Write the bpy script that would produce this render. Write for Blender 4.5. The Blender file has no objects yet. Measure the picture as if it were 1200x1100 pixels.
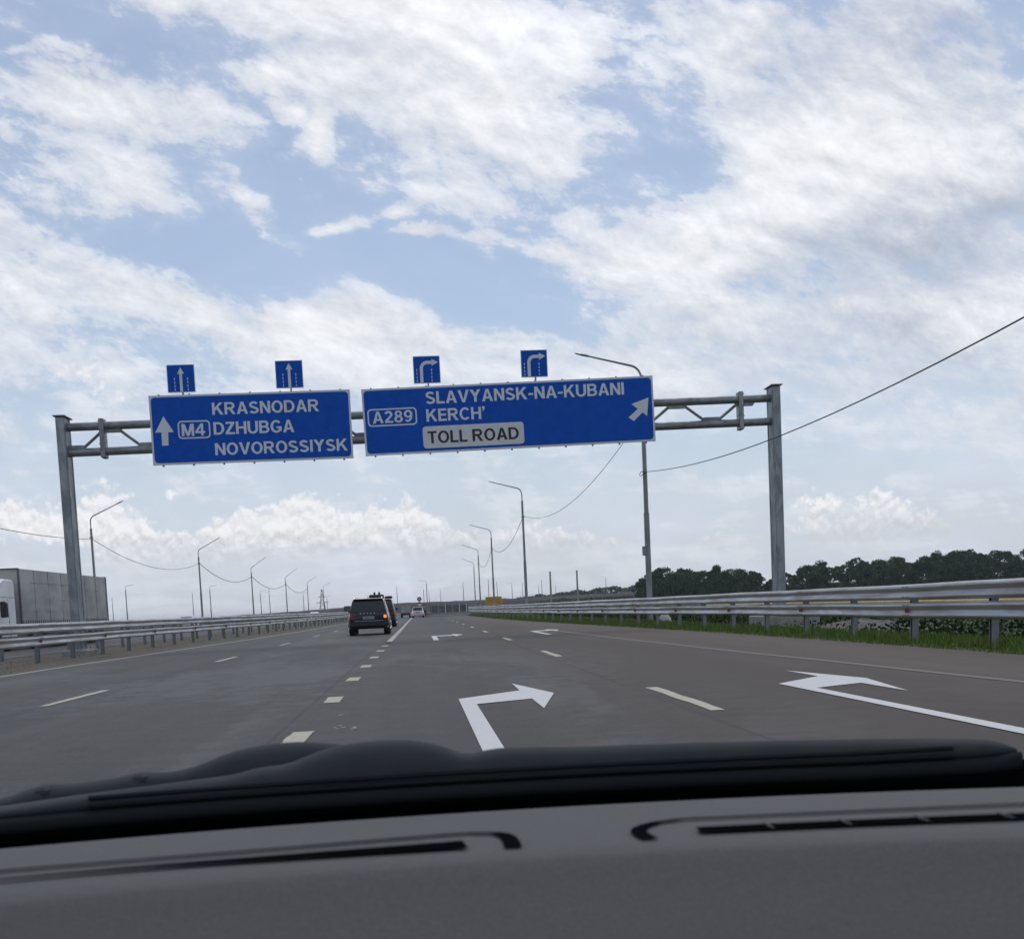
import bpy, math, random
from mathutils import Vector, Matrix
R = math.radians
random.seed(7)
S = bpy.context.scene
COL = S.collection

# ------------------------------------------------------------------ camera
cam = bpy.data.cameras.new("camera"); camo = bpy.data.objects.new("camera", cam); COL.objects.link(camo)
CW = ((0.9957260893312704, 0.052906318542326365, -0.07569991072222387),
      (-0.07952438504225427, 0.07437002675247853, -0.9940548130281784),
      (-0.046961976201029466, 0.9958263004054138, 0.07825951834863551))
m = Matrix(CW).to_4x4(); m.translation = (0, 0, 1.08); camo.matrix_world = m
cam.sensor_fit = 'HORIZONTAL'; cam.sensor_width = 36; cam.lens = 1350 / 1200 * 36
cam.shift_x = 0; cam.shift_y = (815 - 550) / 1200
cam.clip_start = .05; cam.clip_end = 20000
cam.dof.use_dof = True; cam.dof.focus_distance = 45; cam.dof.aperture_fstop = 17
S.camera = camo
S.render.resolution_x = 1024; S.render.resolution_y = 938
S.view_settings.view_transform = 'Standard'; S.view_settings.look = 'None'
S.view_settings.exposure = 0; S.view_settings.gamma = 1
S.cycles.max_bounces = 5; S.cycles.diffuse_bounces = 3; S.cycles.glossy_bounces = 3
S.cycles.transparent_max_bounces = 4; S.cycles.caustics_reflective = False
S.cycles.use_denoising = True

# ------------------------------------------------------------------ sun
SUN_EL, SUN_AZ = R(62), R(14)             # in front of the car, a little to the right
sl = bpy.data.lights.new("sun", 'SUN'); sl.energy = 1.0; sl.angle = R(26); sl.color = (1, .96, .9)
so = bpy.data.objects.new("sun", sl); COL.objects.link(so)
sd = Vector((math.sin(SUN_AZ) * math.cos(SUN_EL), math.cos(SUN_AZ) * math.cos(SUN_EL), math.sin(SUN_EL)))
so.rotation_euler = sd.to_track_quat('Z', 'Y').to_euler(); so.location = (0, 0, 60)

# ------------------------------------------------------------------ sky (directions: a = x/|y|, e = z/|y|)
W = bpy.data.worlds.new("World"); S.world = W; W.use_nodes = True
wt = W.node_tree; wt.nodes.clear()
def N(t, tree=None, **kw):
    n = (tree or wt).nodes.new(t)
    for k, v in kw.items(): setattr(n, k, v)
    return n
def put(tree, sock, v):
    if hasattr(v, 'is_output') or hasattr(v, 'links'): tree.links.new(v, sock)
    else: sock.default_value = v
def M(op, a, b=None, c=None, tree=None, clamp=False):
    tree = tree or wt
    n = tree.nodes.new('ShaderNodeMath'); n.operation = op; n.use_clamp = clamp
    for i, v in enumerate((a, b, c)):
        if v is not None: put(tree, n.inputs[i], v)
    return n.outputs[0]
def STEP(v, lo, hi, tree=None, o0=0., o1=1.):
    tree = tree or wt
    n = tree.nodes.new('ShaderNodeMapRange'); n.interpolation_type = 'SMOOTHSTEP'
    put(tree, n.inputs['Value'], v); n.inputs['From Min'].default_value = lo; n.inputs['From Max'].default_value = hi
    n.inputs['To Min'].default_value = o0; n.inputs['To Max'].default_value = o1
    return n.outputs[0]
def MIX(f, a, b, tree=None, mode='MIX'):
    tree = tree or wt
    n = tree.nodes.new('ShaderNodeMix'); n.data_type = 'RGBA'; n.blend_type = mode
    put(tree, n.inputs['Factor'], f)
    for i, v in ((6, a), (7, b)):
        if isinstance(v, tuple): n.inputs[i].default_value = (*v, 1) if len(v) == 3 else v
        else: tree.links.new(v, n.inputs[i])
    return n.outputs[2]
def NOISE(vec, scale, detail=8, rough=.55, dist=0., tree=None, lac=2.0):
    tree = tree or wt
    n = tree.nodes.new('ShaderNodeTexNoise')
    if tree is wt: n.noise_dimensions = '2D'
    if vec is not None: tree.links.new(vec, n.inputs['Vector'])
    n.inputs['Scale'].default_value = scale; n.inputs['Detail'].default_value = detail
    n.inputs['Roughness'].default_value = rough; n.inputs['Distortion'].default_value = dist
    n.inputs['Lacunarity'].default_value = lac
    return n.outputs['Fac']
def XYZ(x, y, z, tree=None):
    tree = tree or wt
    n = tree.nodes.new('ShaderNodeCombineXYZ')
    for i, v in enumerate((x, y, z)): put(tree, n.inputs[i], v)
    return n.outputs[0]
CLOUD = [(0.400,0.338,0.2051,0.1507,-3,0.18), (-0.272,0.493,0.0809,0.0133,-6,0.12), (-0.275,0.462,0.0406,0.0047,-6,0.22), (0.102,0.462,0.1364,0.0516,-3,0.36), (0.069,0.387,0.0934,0.0382,-8,0.34), (-0.257,0.432,0.0884,0.0215,-9,0.28), (-0.233,0.385,0.0514,0.0244,-13,0.28), (-0.302,0.284,0.0751,0.0480,-3,0.25), (-0.145,0.248,0.1405,0.0181,-22,0.34), (0.003,0.216,0.1298,0.0213,-7,0.28), (-0.272,0.221,0.0897,0.0277,-3,0.20), (0.287,0.333,0.1120,0.0641,17,0.24), (0.454,0.359,0.1300,0.0718,-3,0.24), (0.358,0.460,0.0972,0.0491,-3,0.20), (0.451,0.214,0.1855,0.0661,-3,0.14), (0.152,0.294,0.0880,0.0156,-8,0.25), (0.163,0.208,0.1110,0.0288,-3,0.22), (-0.067,0.392,0.0183,0.0103,22,0.55), (-0.086,0.410,0.0091,0.0075,-3,0.60), (-0.094,0.440,0.0139,0.0082,-3,0.40), (-0.125,0.345,0.0238,0.0083,-38,0.40), (-0.092,0.310,0.0282,0.0083,-28,0.34), (-0.051,0.325,0.0156,0.0083,27,0.45), (-0.005,0.339,0.0214,0.0056,-3,0.40), (0.030,0.318,0.0287,0.0056,-3,0.35), (0.008,0.318,0.0286,0.0070,-3,0.20), (-0.052,0.498,0.1188,0.0203,-3,0.35), (0.046,0.490,0.0852,0.0273,-3,0.20)]
BLUE = [(-0.170,0.301,0.1324,0.0276,-11,0.30), (-0.193,0.465,0.1027,0.0269,-3,0.22), (-0.088,0.369,0.0632,0.0413,-3,0.22), (0.202,0.440,0.0292,0.0313,27,0.30), (0.221,0.363,0.0406,0.0226,-3,0.34), (0.137,0.273,0.0513,0.0284,-3,0.16), (0.035,0.275,0.0866,0.0211,-11,0.22), (0.091,0.238,0.0584,0.0142,-3,0.20), (-0.218,0.309,0.1037,0.0206,-3,0.15)]
GRAY = [(0.138,0.469,0.0866,0.0482,-3,-0.50), (0.498,0.264,0.0465,0.0292,-3,-0.30), (0.272,0.341,0.0894,0.0497,-3,-0.20), (0.486,0.458,0.1296,0.0425,-3,0.60), (0.507,0.304,0.1161,0.0327,7,0.80), (0.399,0.281,0.0992,0.0434,-3,0.50), (0.359,0.202,0.1526,0.0365,-3,0.40), (0.074,0.490,0.0285,0.0171,-3,0.20), (0.319,0.411,0.0597,0.0282,-3,0.20), (-0.319,0.152,0.0413,0.0279,-3,0.35), (0.489,0.153,0.1562,0.0446,-3,0.25)]
CUM = [(-0.175,0.054,0.0284,0.0158,-3,1.00), (-0.146,0.069,0.0214,0.0172,-3,1.00), (-0.114,0.070,0.0322,0.0187,-3,1.00), (-0.083,0.078,0.0245,0.0202,-3,1.00), (-0.049,0.065,0.0290,0.0159,-3,1.00), (-0.008,0.075,0.0233,0.0203,-3,1.00), (0.016,0.057,0.0293,0.0146,-3,1.00), (0.052,0.045,0.0442,0.0132,-3,0.90), (0.112,0.049,0.0446,0.0176,-3,0.90), (0.156,0.036,0.0449,0.0133,-3,0.80), (-0.255,0.085,0.0280,0.0241,-3,1.00), (-0.235,0.064,0.0246,0.0143,-3,0.80), (-0.324,0.089,0.0277,0.0155,-3,0.80), (-0.297,0.078,0.0209,0.0099,-3,0.60), (0.409,0.058,0.0326,0.0195,-3,1.00), (0.385,0.044,0.0310,0.0135,-3,0.90), (0.444,0.043,0.0274,0.0113,-3,0.80), (0.340,0.069,0.0184,0.0253,-3,0.70), (0.270,0.043,0.0305,0.0134,-3,0.60), (-0.200,0.106,0.0085,0.0050,-3,0.70), (-0.196,0.063,0.0212,0.0057,-3,0.70), (-0.257,0.199,0.0236,0.0209,-3,0.50), (-0.123,0.031,0.0430,0.0072,-3,0.50), (-0.187,0.039,0.0355,0.0101,-3,0.60)]
tc = N('ShaderNodeTexCoord'); sp = N('ShaderNodeSeparateXYZ'); wt.links.new(tc.outputs['Generated'], sp.inputs[0])
X, Y, Z = sp.outputs
ay = M('ADD', M('ABSOLUTE', Y), .02)
a_ = M('DIVIDE', X, ay); e_ = M('DIVIDE', Z, ay)
AE = XYZ(a_, e_, 0.)
def blob(vec, b):
    g_ = N('ShaderNodeTexGradient', gradient_type='SPHERICAL'); wt.links.new(vec, g_.inputs['Vector'])
    tm = g_.texture_mapping; tm.vector_type = 'TEXTURE'
    tm.translation = (b[0], b[1], 0); tm.rotation = (0, 0, R(b[4])); tm.scale = (b[2] * 1.8, b[3] * 1.8, 1)
    return g_.outputs['Fac']
def blobs(vec, L, sign=1.):
    acc = 0.
    for b in L: acc = M('MULTIPLY_ADD', blob(vec, b), b[5] * sign, acc)
    return acc
zz = M('ADD', M('MAXIMUM', Z, 0.), .10)
Q = XYZ(M('DIVIDE', X, zz), M('DIVIDE', Y, zz), .37)
# warp the blobs so their outlines are torn, not round
wv = N('ShaderNodeTexNoise'); wt.links.new(AE, wv.inputs['Vector']); wv.inputs['Scale'].default_value = 9; wv.inputs['Detail'].default_value = 6
wa = N('ShaderNodeVectorMath', operation='SUBTRACT'); wt.links.new(wv.outputs['Color'], wa.inputs[0]); wa.inputs[1].default_value = (.5, .5, .5)
ws = N('ShaderNodeVectorMath', operation='MULTIPLY_ADD'); wt.links.new(wa.outputs[0], ws.inputs[0]); ws.inputs[1].default_value = (.13, .09, 0); wt.links.new(AE, ws.inputs[2])
AEW = ws.outputs[0]
n_big = NOISE(Q, 1.5, 7, .6, .15)
sa = M('ADD', M('MULTIPLY', a_, .60), M('MULTIPLY', e_, .18)); se = M('SUBTRACT', e_, M('MULTIPLY', a_, -.16))
n_ae = NOISE(XYZ(sa, se, 3.1), 22, 9, .64, .15)
lay = M('ADD', M('MULTIPLY', n_big, .55), M('MULTIPLY', n_ae, .45))
bias = blobs(AEW, CLOUD, 1.); bias = M('ADD', bias, blobs(AEW, BLUE, -1.))
cov = M('ADD', lay, M('MULTIPLY', bias, .62))
n_f = NOISE(XYZ(sa, se, 0.), 60, 8, .68, .1)
soft = STEP(cov, .40, .78)
crisp = STEP(M('ADD', cov, M('MULTIPLY', M('SUBTRACT', n_f, .5), .40)), .48, .58)
m1 = M('ADD', M('MULTIPLY', soft, .62), M('MULTIPLY', M('MULTIPLY', crisp, STEP(cov, .40, .56)), .38))
# high clouds: brightness from a second sample of the same field a little nearer the sun (lit and shaded sides)
AE2 = XYZ(M('ADD', sa, .003), M('ADD', se, .012), 3.1)
n_ae2 = NOISE(AE2, 22, 6, .64, .15)
relief = M('MULTIPLY', M('SUBTRACT', n_ae, n_ae2), .55)
gray = M('MULTIPLY', blobs(AEW, GRAY), M('ADD', .45, M('MULTIPLY', NOISE(AE, 11, 6, .6), 1.1)))
thick = STEP(cov, .60, .98)
br = M('ADD', M('ADD', .90, M('MULTIPLY', thick, .10)), M('ADD', relief, M('MULTIPLY', M('SUBTRACT', n_f, .5), .12)))
br = M('SUBTRACT', br, M('MULTIPLY', gray, .34))
br = M('MINIMUM', M('MAXIMUM', br, .5), 1.12)
# base sky: Nishita, paled towards the horizon by thin veil
sky = N('ShaderNodeTexSky', sky_type='NISHITA'); sky.sun_disc = False
sky.sun_elevation = SUN_EL; sky.sun_rotation = SUN_AZ; sky.air_density = 1.0; sky.dust_density = .8; sky.ozone_density = 1.6
STR = .1
def k(c, s=1.): return tuple(v * s / STR for v in c)
SKYG = (1.06, 1.08, 1.08)
base = MIX(1., sky.outputs[0], SKYG, mode='MULTIPLY')
veil_n = NOISE(XYZ(M('MULTIPLY', a_, .5), e_, 9.), 10, 8, .6, .3)
veil = M('MULTIPLY', STEP(e_, .0, .30, o0=.95, o1=.32), M('ADD', .66, M('MULTIPLY', veil_n, .6)), clamp=True)
vb = M('ADD', .84, M('MULTIPLY', veil_n, .32))
VE = N('ShaderNodeVectorMath', operation='SCALE'); VE.inputs[0].default_value = k((.60, .655, .76)); wt.links.new(vb, VE.inputs['Scale'])
base = MIX(veil, base, VE.outputs[0])
CB = N('ShaderNodeVectorMath', operation='SCALE'); wt.links.new(MIX(STEP(br, .6, .95), k((.86, .91, 1.03)), k((.93, .94, .97))), CB.inputs[0]); wt.links.new(br, CB.inputs['Scale'])
# the deck thins out low down: clouds there are paler and softer
low = STEP(e_, .02, .26, o0=.35, o1=1.)
sky1 = MIX(M('MULTIPLY', M('MULTIPLY', m1, .94), low), base, CB.outputs[0])
# low cumulus: heaps with hard sunlit tops and soft grey bases
cv = N('ShaderNodeTexNoise'); wt.links.new(AE, cv.inputs['Vector']); cv.inputs['Scale'].default_value = 34; cv.inputs['Detail'].default_value = 5
c1 = N('ShaderNodeVectorMath', operation='SUBTRACT'); wt.links.new(cv.outputs['Color'], c1.inputs[0]); c1.inputs[1].default_value = (.5, .5, .5)
c2 = N('ShaderNodeVectorMath', operation='MULTIPLY_ADD'); wt.links.new(c1.outputs[0], c2.inputs[0]); c2.inputs[1].default_value = (.035, .03, 0); wt.links.new(AE, c2.inputs[2])
def puff(off):
    ad = N('ShaderNodeVectorMath', operation='ADD'); wt.links.new(AE, ad.inputs[0]); ad.inputs[1].default_value = off
    return M('MULTIPLY', M('ABSOLUTE', M('SUBTRACT', NOISE(ad.outputs[0], 46, 7, .60, 0), .5)), 2.8)
p0 = puff((0, 0, 0)); p1 = puff((.0015, .005, 0))
cumb = blobs(c2.outputs[0], CUM)
cc = M('ADD', M('MULTIPLY', cumb, .85), M('MULTIPLY', p0, .55))
m2 = STEP(cc, .37, .66)
lit = M('MULTIPLY', M('SUBTRACT', p0, p1), .34)
elev = STEP(M('ADD', e_, M('MULTIPLY', p0, .02)), .045, .085, o0=.68, o1=.93)
b2 = M('MINIMUM', M('MAXIMUM', M('ADD', elev, lit), .62), 1.0)
C2 = N('ShaderNodeVectorMath', operation='SCALE'); C2.inputs[0].default_value = k((.95, .95, .965)); wt.links.new(b2, C2.inputs['Scale'])
fade = STEP(e_, .028, .075)
sky2 = MIX(M('MULTIPLY', M('MULTIPLY', m2, fade), .80), sky1, C2.outputs[0])
bg = N('ShaderNodeBackground'); bg.inputs['Strength'].default_value = STR
wt.links.new(sky2, bg.inputs['Color'])
wo = N('ShaderNodeOutputWorld'); wt.links.new(bg.outputs[0], wo.inputs['Surface'])
W.cycles.sampling_method = 'MANUAL'; W.cycles.sample_map_resolution = 256

# ------------------------------------------------------------------ materials
MATS = {}
def mat(name, col, rough=.6, metal=0., spec=.5, var=0., vscale=4., col2=None, bump=0., bscale=40., stretch=(1, 1, 1), emit=None, coat=0., coords='Object'):
    if name in MATS: return MATS[name]
    mt = bpy.data.materials.new(name); mt.use_nodes = True; t = mt.node_tree
    b = t.nodes['Principled BSDF']
    b.inputs['Base Color'].default_value = (*col, 1); b.inputs['Roughness'].default_value = rough
    b.inputs['Metallic'].default_value = metal; b.inputs['Specular IOR Level'].default_value = spec
    if coat: b.inputs['Coat Weight'].default_value = coat; b.inputs['Coat Roughness'].default_value = .08
    if var or bump:
        c = t.nodes.new('ShaderNodeTexCoord'); mp = t.nodes.new('ShaderNodeMapping')
        t.links.new(c.outputs[coords], mp.inputs['Vector']); mp.inputs['Scale'].default_value = stretch
        if var:
            n1 = NOISE(mp.outputs[0], vscale, 7, .62, .4, t)
            f = STEP(n1, .34, .68, t)
            d = col2 or tuple(v * (1 - var) for v in col)
            t.links.new(MIX(f, col, d, t), b.inputs['Base Color'])
            t.links.new(M('ADD', rough - .08, M('MULTIPLY', f, .16, tree=t), tree=t), b.inputs['Roughness'])
        if bump:
            n2 = NOISE(mp.outputs[0], bscale, 4, .6, 0, t)
            bp = t.nodes.new('ShaderNodeBump'); bp.inputs['Strength'].default_value = bump; bp.inputs['Distance'].default_value = .02
            t.links.new(n2, bp.inputs['Height']); t.links.new(bp.outputs[0], b.inputs['Normal'])
    if emit:
        b.inputs['Emission Color'].default_value = (*emit[0], 1); b.inputs['Emission Strength'].default_value = emit[1]
    MATS[name] = mt; return mt

galv = mat('galvanised steel', (.46, .48, .50), .46, .75, var=.3, vscale=6, bump=.1, bscale=30)
galv_dirty = mat('dusty galvanised steel', (.50, .52, .545), .42, .65, var=.3, col2=(.36, .335, .31), vscale=1.6, stretch=(1, .35, 3), bump=.12, bscale=9)
galv_post = mat('weathered zinc post', (.33, .36, .39), .55, .55, var=.35, vscale=3, stretch=(1, 1, .4))
rail_post = mat('dull guardrail post zinc', (.235, .25, .26), .6, .45, var=.35, vscale=3, stretch=(1, 1, .4))
steel_dark = mat('dull zinc tube', (.30, .315, .33), .5, .55, var=.35, vscale=2.5, bump=.1)
lamp_steel = mat('lamp post zinc', (.32, .34, .36), .5, .5, var=.3, vscale=3, stretch=(1, 1, .3))
cable_m = mat('black cable', (.03, .03, .033), .6)
sign_blue = mat('blue sign sheeting', (.004, .095, .52), .5, var=.14, vscale=3, spec=.12)
sign_white = mat('white sign sheeting', (.68, .70, .73), .5, var=.07, vscale=4)
sign_text = mat('grey white lettering film', (.70, .73, .77), .5)
sign_edge = mat('sign edge aluminium', (.5, .51, .52), .4, .6)
sign_ink = mat('dark lettering film', (.01, .012, .02), .5)
concrete = mat('concrete', (.36, .35, .33), .85, var=.3, vscale=2.5, bump=.25, bscale=25)
red_m = mat('red reflector', (.32, .03, .025), .35)
white_plastic = mat('white plastic', (.7, .7, .7), .5, var=.1)
yellow_m = mat('yellow board', (.62, .30, .025), .5, var=.12, vscale=3)
yellow_pipe = mat('yellow pipe paint', (.62, .43, .13), .55, var=.25, vscale=3)
rubber = mat('tyre rubber', (.018, .018, .019), .8)
rim_m = mat('alloy rim', (.35, .36, .37), .35, .8)
black_paint = mat('black car paint', (.008, .0095, .013), .25, .0, coat=.6)
white_paint = mat('white car paint', (.68, .70, .72), .3, coat=.4)
dark_paint = mat('dark vehicle paint', (.018, .021, .025), .4, var=.3, vscale=2)
glass_m = mat('car window glass', (.012, .015, .018), .06, spec=.7)
lamp_red = mat('red tail lens', (.25, .012, .012), .2)
lamp_orange = mat('lit orange indicator', (.6, .12, .02), .3, emit=((1, .22, .04), 1.5))
lamp_redlit = mat('lit red tail lamp', (.5, .03, .03), .3, emit=((1, .18, .15), 1.3))
headlamp_m = mat('headlamp lens', (.6, .62, .65), .12)
plate_m = mat('number plate', (.42, .43, .44), .5)
black_trim = mat('black plastic trim', (.02, .021, .023), .55)
silver_trim = mat('bright metal trim', (.55, .57, .6), .3, .8)
tarp = mat('grey trailer tarpaulin', (.44, .435, .42), .6, var=.3, col2=(.32, .32, .315), vscale=.5, bump=.8, bscale=.9, stretch=(1, .6, 1.4))
cab_white = mat('white cab paint', (.78, .80, .82), .35, var=.12, vscale=1.5)
skin_m = mat('skin', (.45, .28, .2), .6)
teal_m = mat('teal jacket', (.06, .32, .30), .8)
cloth_dark = mat('dark trousers', (.02, .022, .028), .85)
fabric_hair = mat('dark hair', (.015, .012, .01), .8)

# ------------------------------------------------------------------ object helpers
class MB:
    def __init__(s): s.v = []; s.f = []; s.mi = []; s.cur = 0
    def add(s, vs, fs):
        o = len(s.v); s.v += [tuple(v) for v in vs]
        for f in fs: s.f.append(tuple(i + o for i in f)); s.mi.append(s.cur)
        return s
    def box(s, c, d, rz=0.):
        x, y, z = (q / 2 for q in d); ca, sa = math.cos(rz), math.sin(rz)
        vs = []
        for i in (-1, 1):
            for j in (-1, 1):
                for l in (-1, 1):
                    px, py = i * x, j * y
                    vs.append((c[0] + px * ca - py * sa, c[1] + px * sa + py * ca, c[2] + l * z))
        return s.add(vs, [(0, 1, 3, 2), (4, 6, 7, 5), (0, 4, 5, 1), (2, 3, 7, 6), (0, 2, 6, 4), (1, 5, 7, 3)])
    def cbox(s, c, d, b=.02):
        """box with chamfered vertical and horizontal edges"""
        x, y, z = (q / 2 for q in d); b = min(b, x * .9, y * .9, z * .9); rings = []
        for (zz_, k_) in ((-z, b), (-z + b, 0), (z - b, 0), (z, b)):
            xx, yy = x - k_, y - k_
            rings.append([(c[0] + p, c[1] + q, c[2] + zz_) for p, q in ((xx - b, yy), (-xx + b, yy), (-xx, yy - b), (-xx, -yy + b), (-xx + b, -yy), (xx - b, -yy), (xx, -yy + b), (xx, yy - b))])
        return s.loft(rings)
    def loft(s, rings, cap=True, closed=True):
        n = len(rings[0]); vs = [p for r in rings for p in r]; fs = []
        for i in range(len(rings) - 1):
            for j in range(n if closed else n - 1):
                a, b = i * n + j, i * n + (j + 1) % n
                fs.append((a, b, b + n, a + n))
        if cap and closed: fs += [tuple(range(n))[::-1], tuple(range((len(rings) - 1) * n, len(rings) * n))]
        return s.add(vs, fs)
    def tube(s, pts, rad, seg=8, cap=True):
        pts = [Vector(p) for p in pts]; n = len(pts); rads = rad if isinstance(rad, (list, tuple)) else [rad] * n
        rings = []; up = Vector((0, 0, 1)); ref = None
        for i, p in enumerate(pts):
            t = (pts[min(i + 1, n - 1)] - pts[max(i - 1, 0)]).normalized()
            if ref is None: ref = t.cross(up) if abs(t.z) < .95 else t.cross(Vector((0, 1, 0)))
            ref = (ref - t * ref.dot(t)).normalized(); q = t.cross(ref)
            rings.append([tuple(p + (ref * math.cos(2 * math.pi * j / seg) + q * math.sin(2 * math.pi * j / seg)) * rads[i]) for j in range(seg)])
        return s.loft(rings, cap)
    def prism(s, poly, y0, y1):
        """polygon in the XZ plane pushed from y0 to y1"""
        n = len(poly)
        vs = [(x, y0, z) for x, z in poly] + [(x, y1, z) for x, z in poly]
        fs = [tuple(range(n)), tuple(range(n, 2 * n))[::-1]] + [(i, i + n, (i + 1) % n + n, (i + 1) % n) for i in range(n)]
        return s.add(vs, fs)
    def flat(s, poly, z): return s.add([(x, y, z) for x, y in poly], [tuple(range(len(poly)))])
    def quad(s, a, b, c, d): return s.add([a, b, c, d], [(0, 1, 2, 3)])
    def build(s, name, mats, parent=None, loc=None, smooth=False, auto=None):
        me = bpy.data.meshes.new(name); me.from_pydata(s.v, [], s.f)
        for q in (mats if isinstance(mats, (list, tuple)) else [mats]): me.materials.append(q)
        if s.cur or any(s.mi): me.polygons.foreach_set('material_index', s.mi)
        import bmesh
        bm = bmesh.new(); bm.from_mesh(me); bmesh.ops.recalc_face_normals(bm, faces=bm.faces); bm.to_mesh(me); bm.free()
        if smooth:
            me.polygons.foreach_set('use_smooth', [True] * len(me.polygons))
            me.set_sharp_from_angle(angle=R(auto or 40))
        me.update()
        o = bpy.data.objects.new(name, me); COL.objects.link(o)
        if parent: o.parent = parent
        if loc: o.location = loc
        return o
def tag(o, label=None, cat=None, group=None, kind=None):
    for q, v in (('label', label), ('category', cat), ('group', group), ('kind', kind)):
        if v: o[q] = v
    return o
def empty(name, loc=(0, 0, 0), rz=0., label=None, cat=None, group=None):
    o = bpy.data.objects.new(name, None); COL.objects.link(o); o.location = loc; o.rotation_euler = (0, 0, rz)
    o.empty_display_size = .2
    return tag(o, label, cat, group)
def copy_tree(o, parent=None):
    c = o.copy(); COL.objects.link(c); c.parent = parent
    for ch in o.children: copy_tree(ch, c)
    return c
def lerp_path(pts, y):
    for (x0, y0), (x1, y1) in zip(pts, pts[1:]):
        if y0 <= y <= y1:
            t = (y - y0) / (y1 - y0); return x0 + (x1 - x0) * t
    return pts[0][0] if y < pts[0][1] else pts[-1][0]
def smooth_path(pts, step):
    """resample a polyline (x, y) through Catmull-Rom"""
    out = []; P = [pts[0]] + list(pts) + [pts[-1]]
    for i in range(1, len(P) - 2):
        p0, p1, p2, p3 = (Vector(q) for q in P[i - 1:i + 3]); n = max(1, int((p2 - p1).length / step))
        for j in range(n):
            t = j / n
            out.append(.5 * (2 * p1 + (p2 - p0) * t + (2 * p0 - 5 * p1 + 4 * p2 - p3) * t * t + (3 * p1 - p0 - 3 * p2 + p3) * t ** 3))
    out.append(Vector(pts[-1])); return out

sign_navy = mat('navy sign face', (.01, .03, .14), .5)
# ------------------------------------------------------------------ terrain, roads
EDGE_R = [(8.8, -40), (8.8, 20), (8.7, 32), (8.2, 45), (7.5, 60), (6.8, 82), (6.35, 110), (6.3, 150), (6.3, 170), (6.3, 190)]
EDGE_L = [(-9.75, -40), (-9.75, 30), (-9.1, 45), (-8.5, 60), (-8.1, 78), (-7.7, 105), (-7.4, 140), (-7.3, 190)]
def material_ground():
    mt = bpy.data.materials.new('field soil and weeds'); mt.use_nodes = True; t = mt.node_tree; b = t.nodes['Principled BSDF']
    c = t.nodes.new('ShaderNodeTexCoord'); o = c.outputs['Object']
    n1 = NOISE(o, .12, 8, .65, .3, t); n2 = NOISE(o, 2.2, 8, .65, .3, t)
    green = MIX(n2, (.020, .042, .010), (.055, .078, .022), t)
    dirt = MIX(n2, (.10, .085, .07), (.17, .15, .125), t)
    sx = t.nodes.new('ShaderNodeSeparateXYZ'); t.links.new(o, sx.inputs[0])
    med = M('MULTIPLY', STEP(sx.outputs[0], 9.6, 8.8, t), STEP(sx.outputs[0], -34., -30., t), tree=t)
    f = M('MAXIMUM', M('MULTIPLY', STEP(n1, .62, .74, t), .35, tree=t), med, tree=t)
    t.links.new(MIX(f, green, dirt, t), b.inputs['Base Color']); b.inputs['Roughness'].default_value = .95
    b.inputs['Specular IOR Level'].default_value = .2
    bp = t.nodes.new('ShaderNodeBump'); bp.inputs['Strength'].default_value = .6; bp.inputs['Distance'].default_value = .05
    t.links.new(NOISE(o, 9, 6, .7, 0, t), bp.inputs['Height']); t.links.new(bp.outputs[0], b.inputs['Normal'])
    return mt
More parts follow.
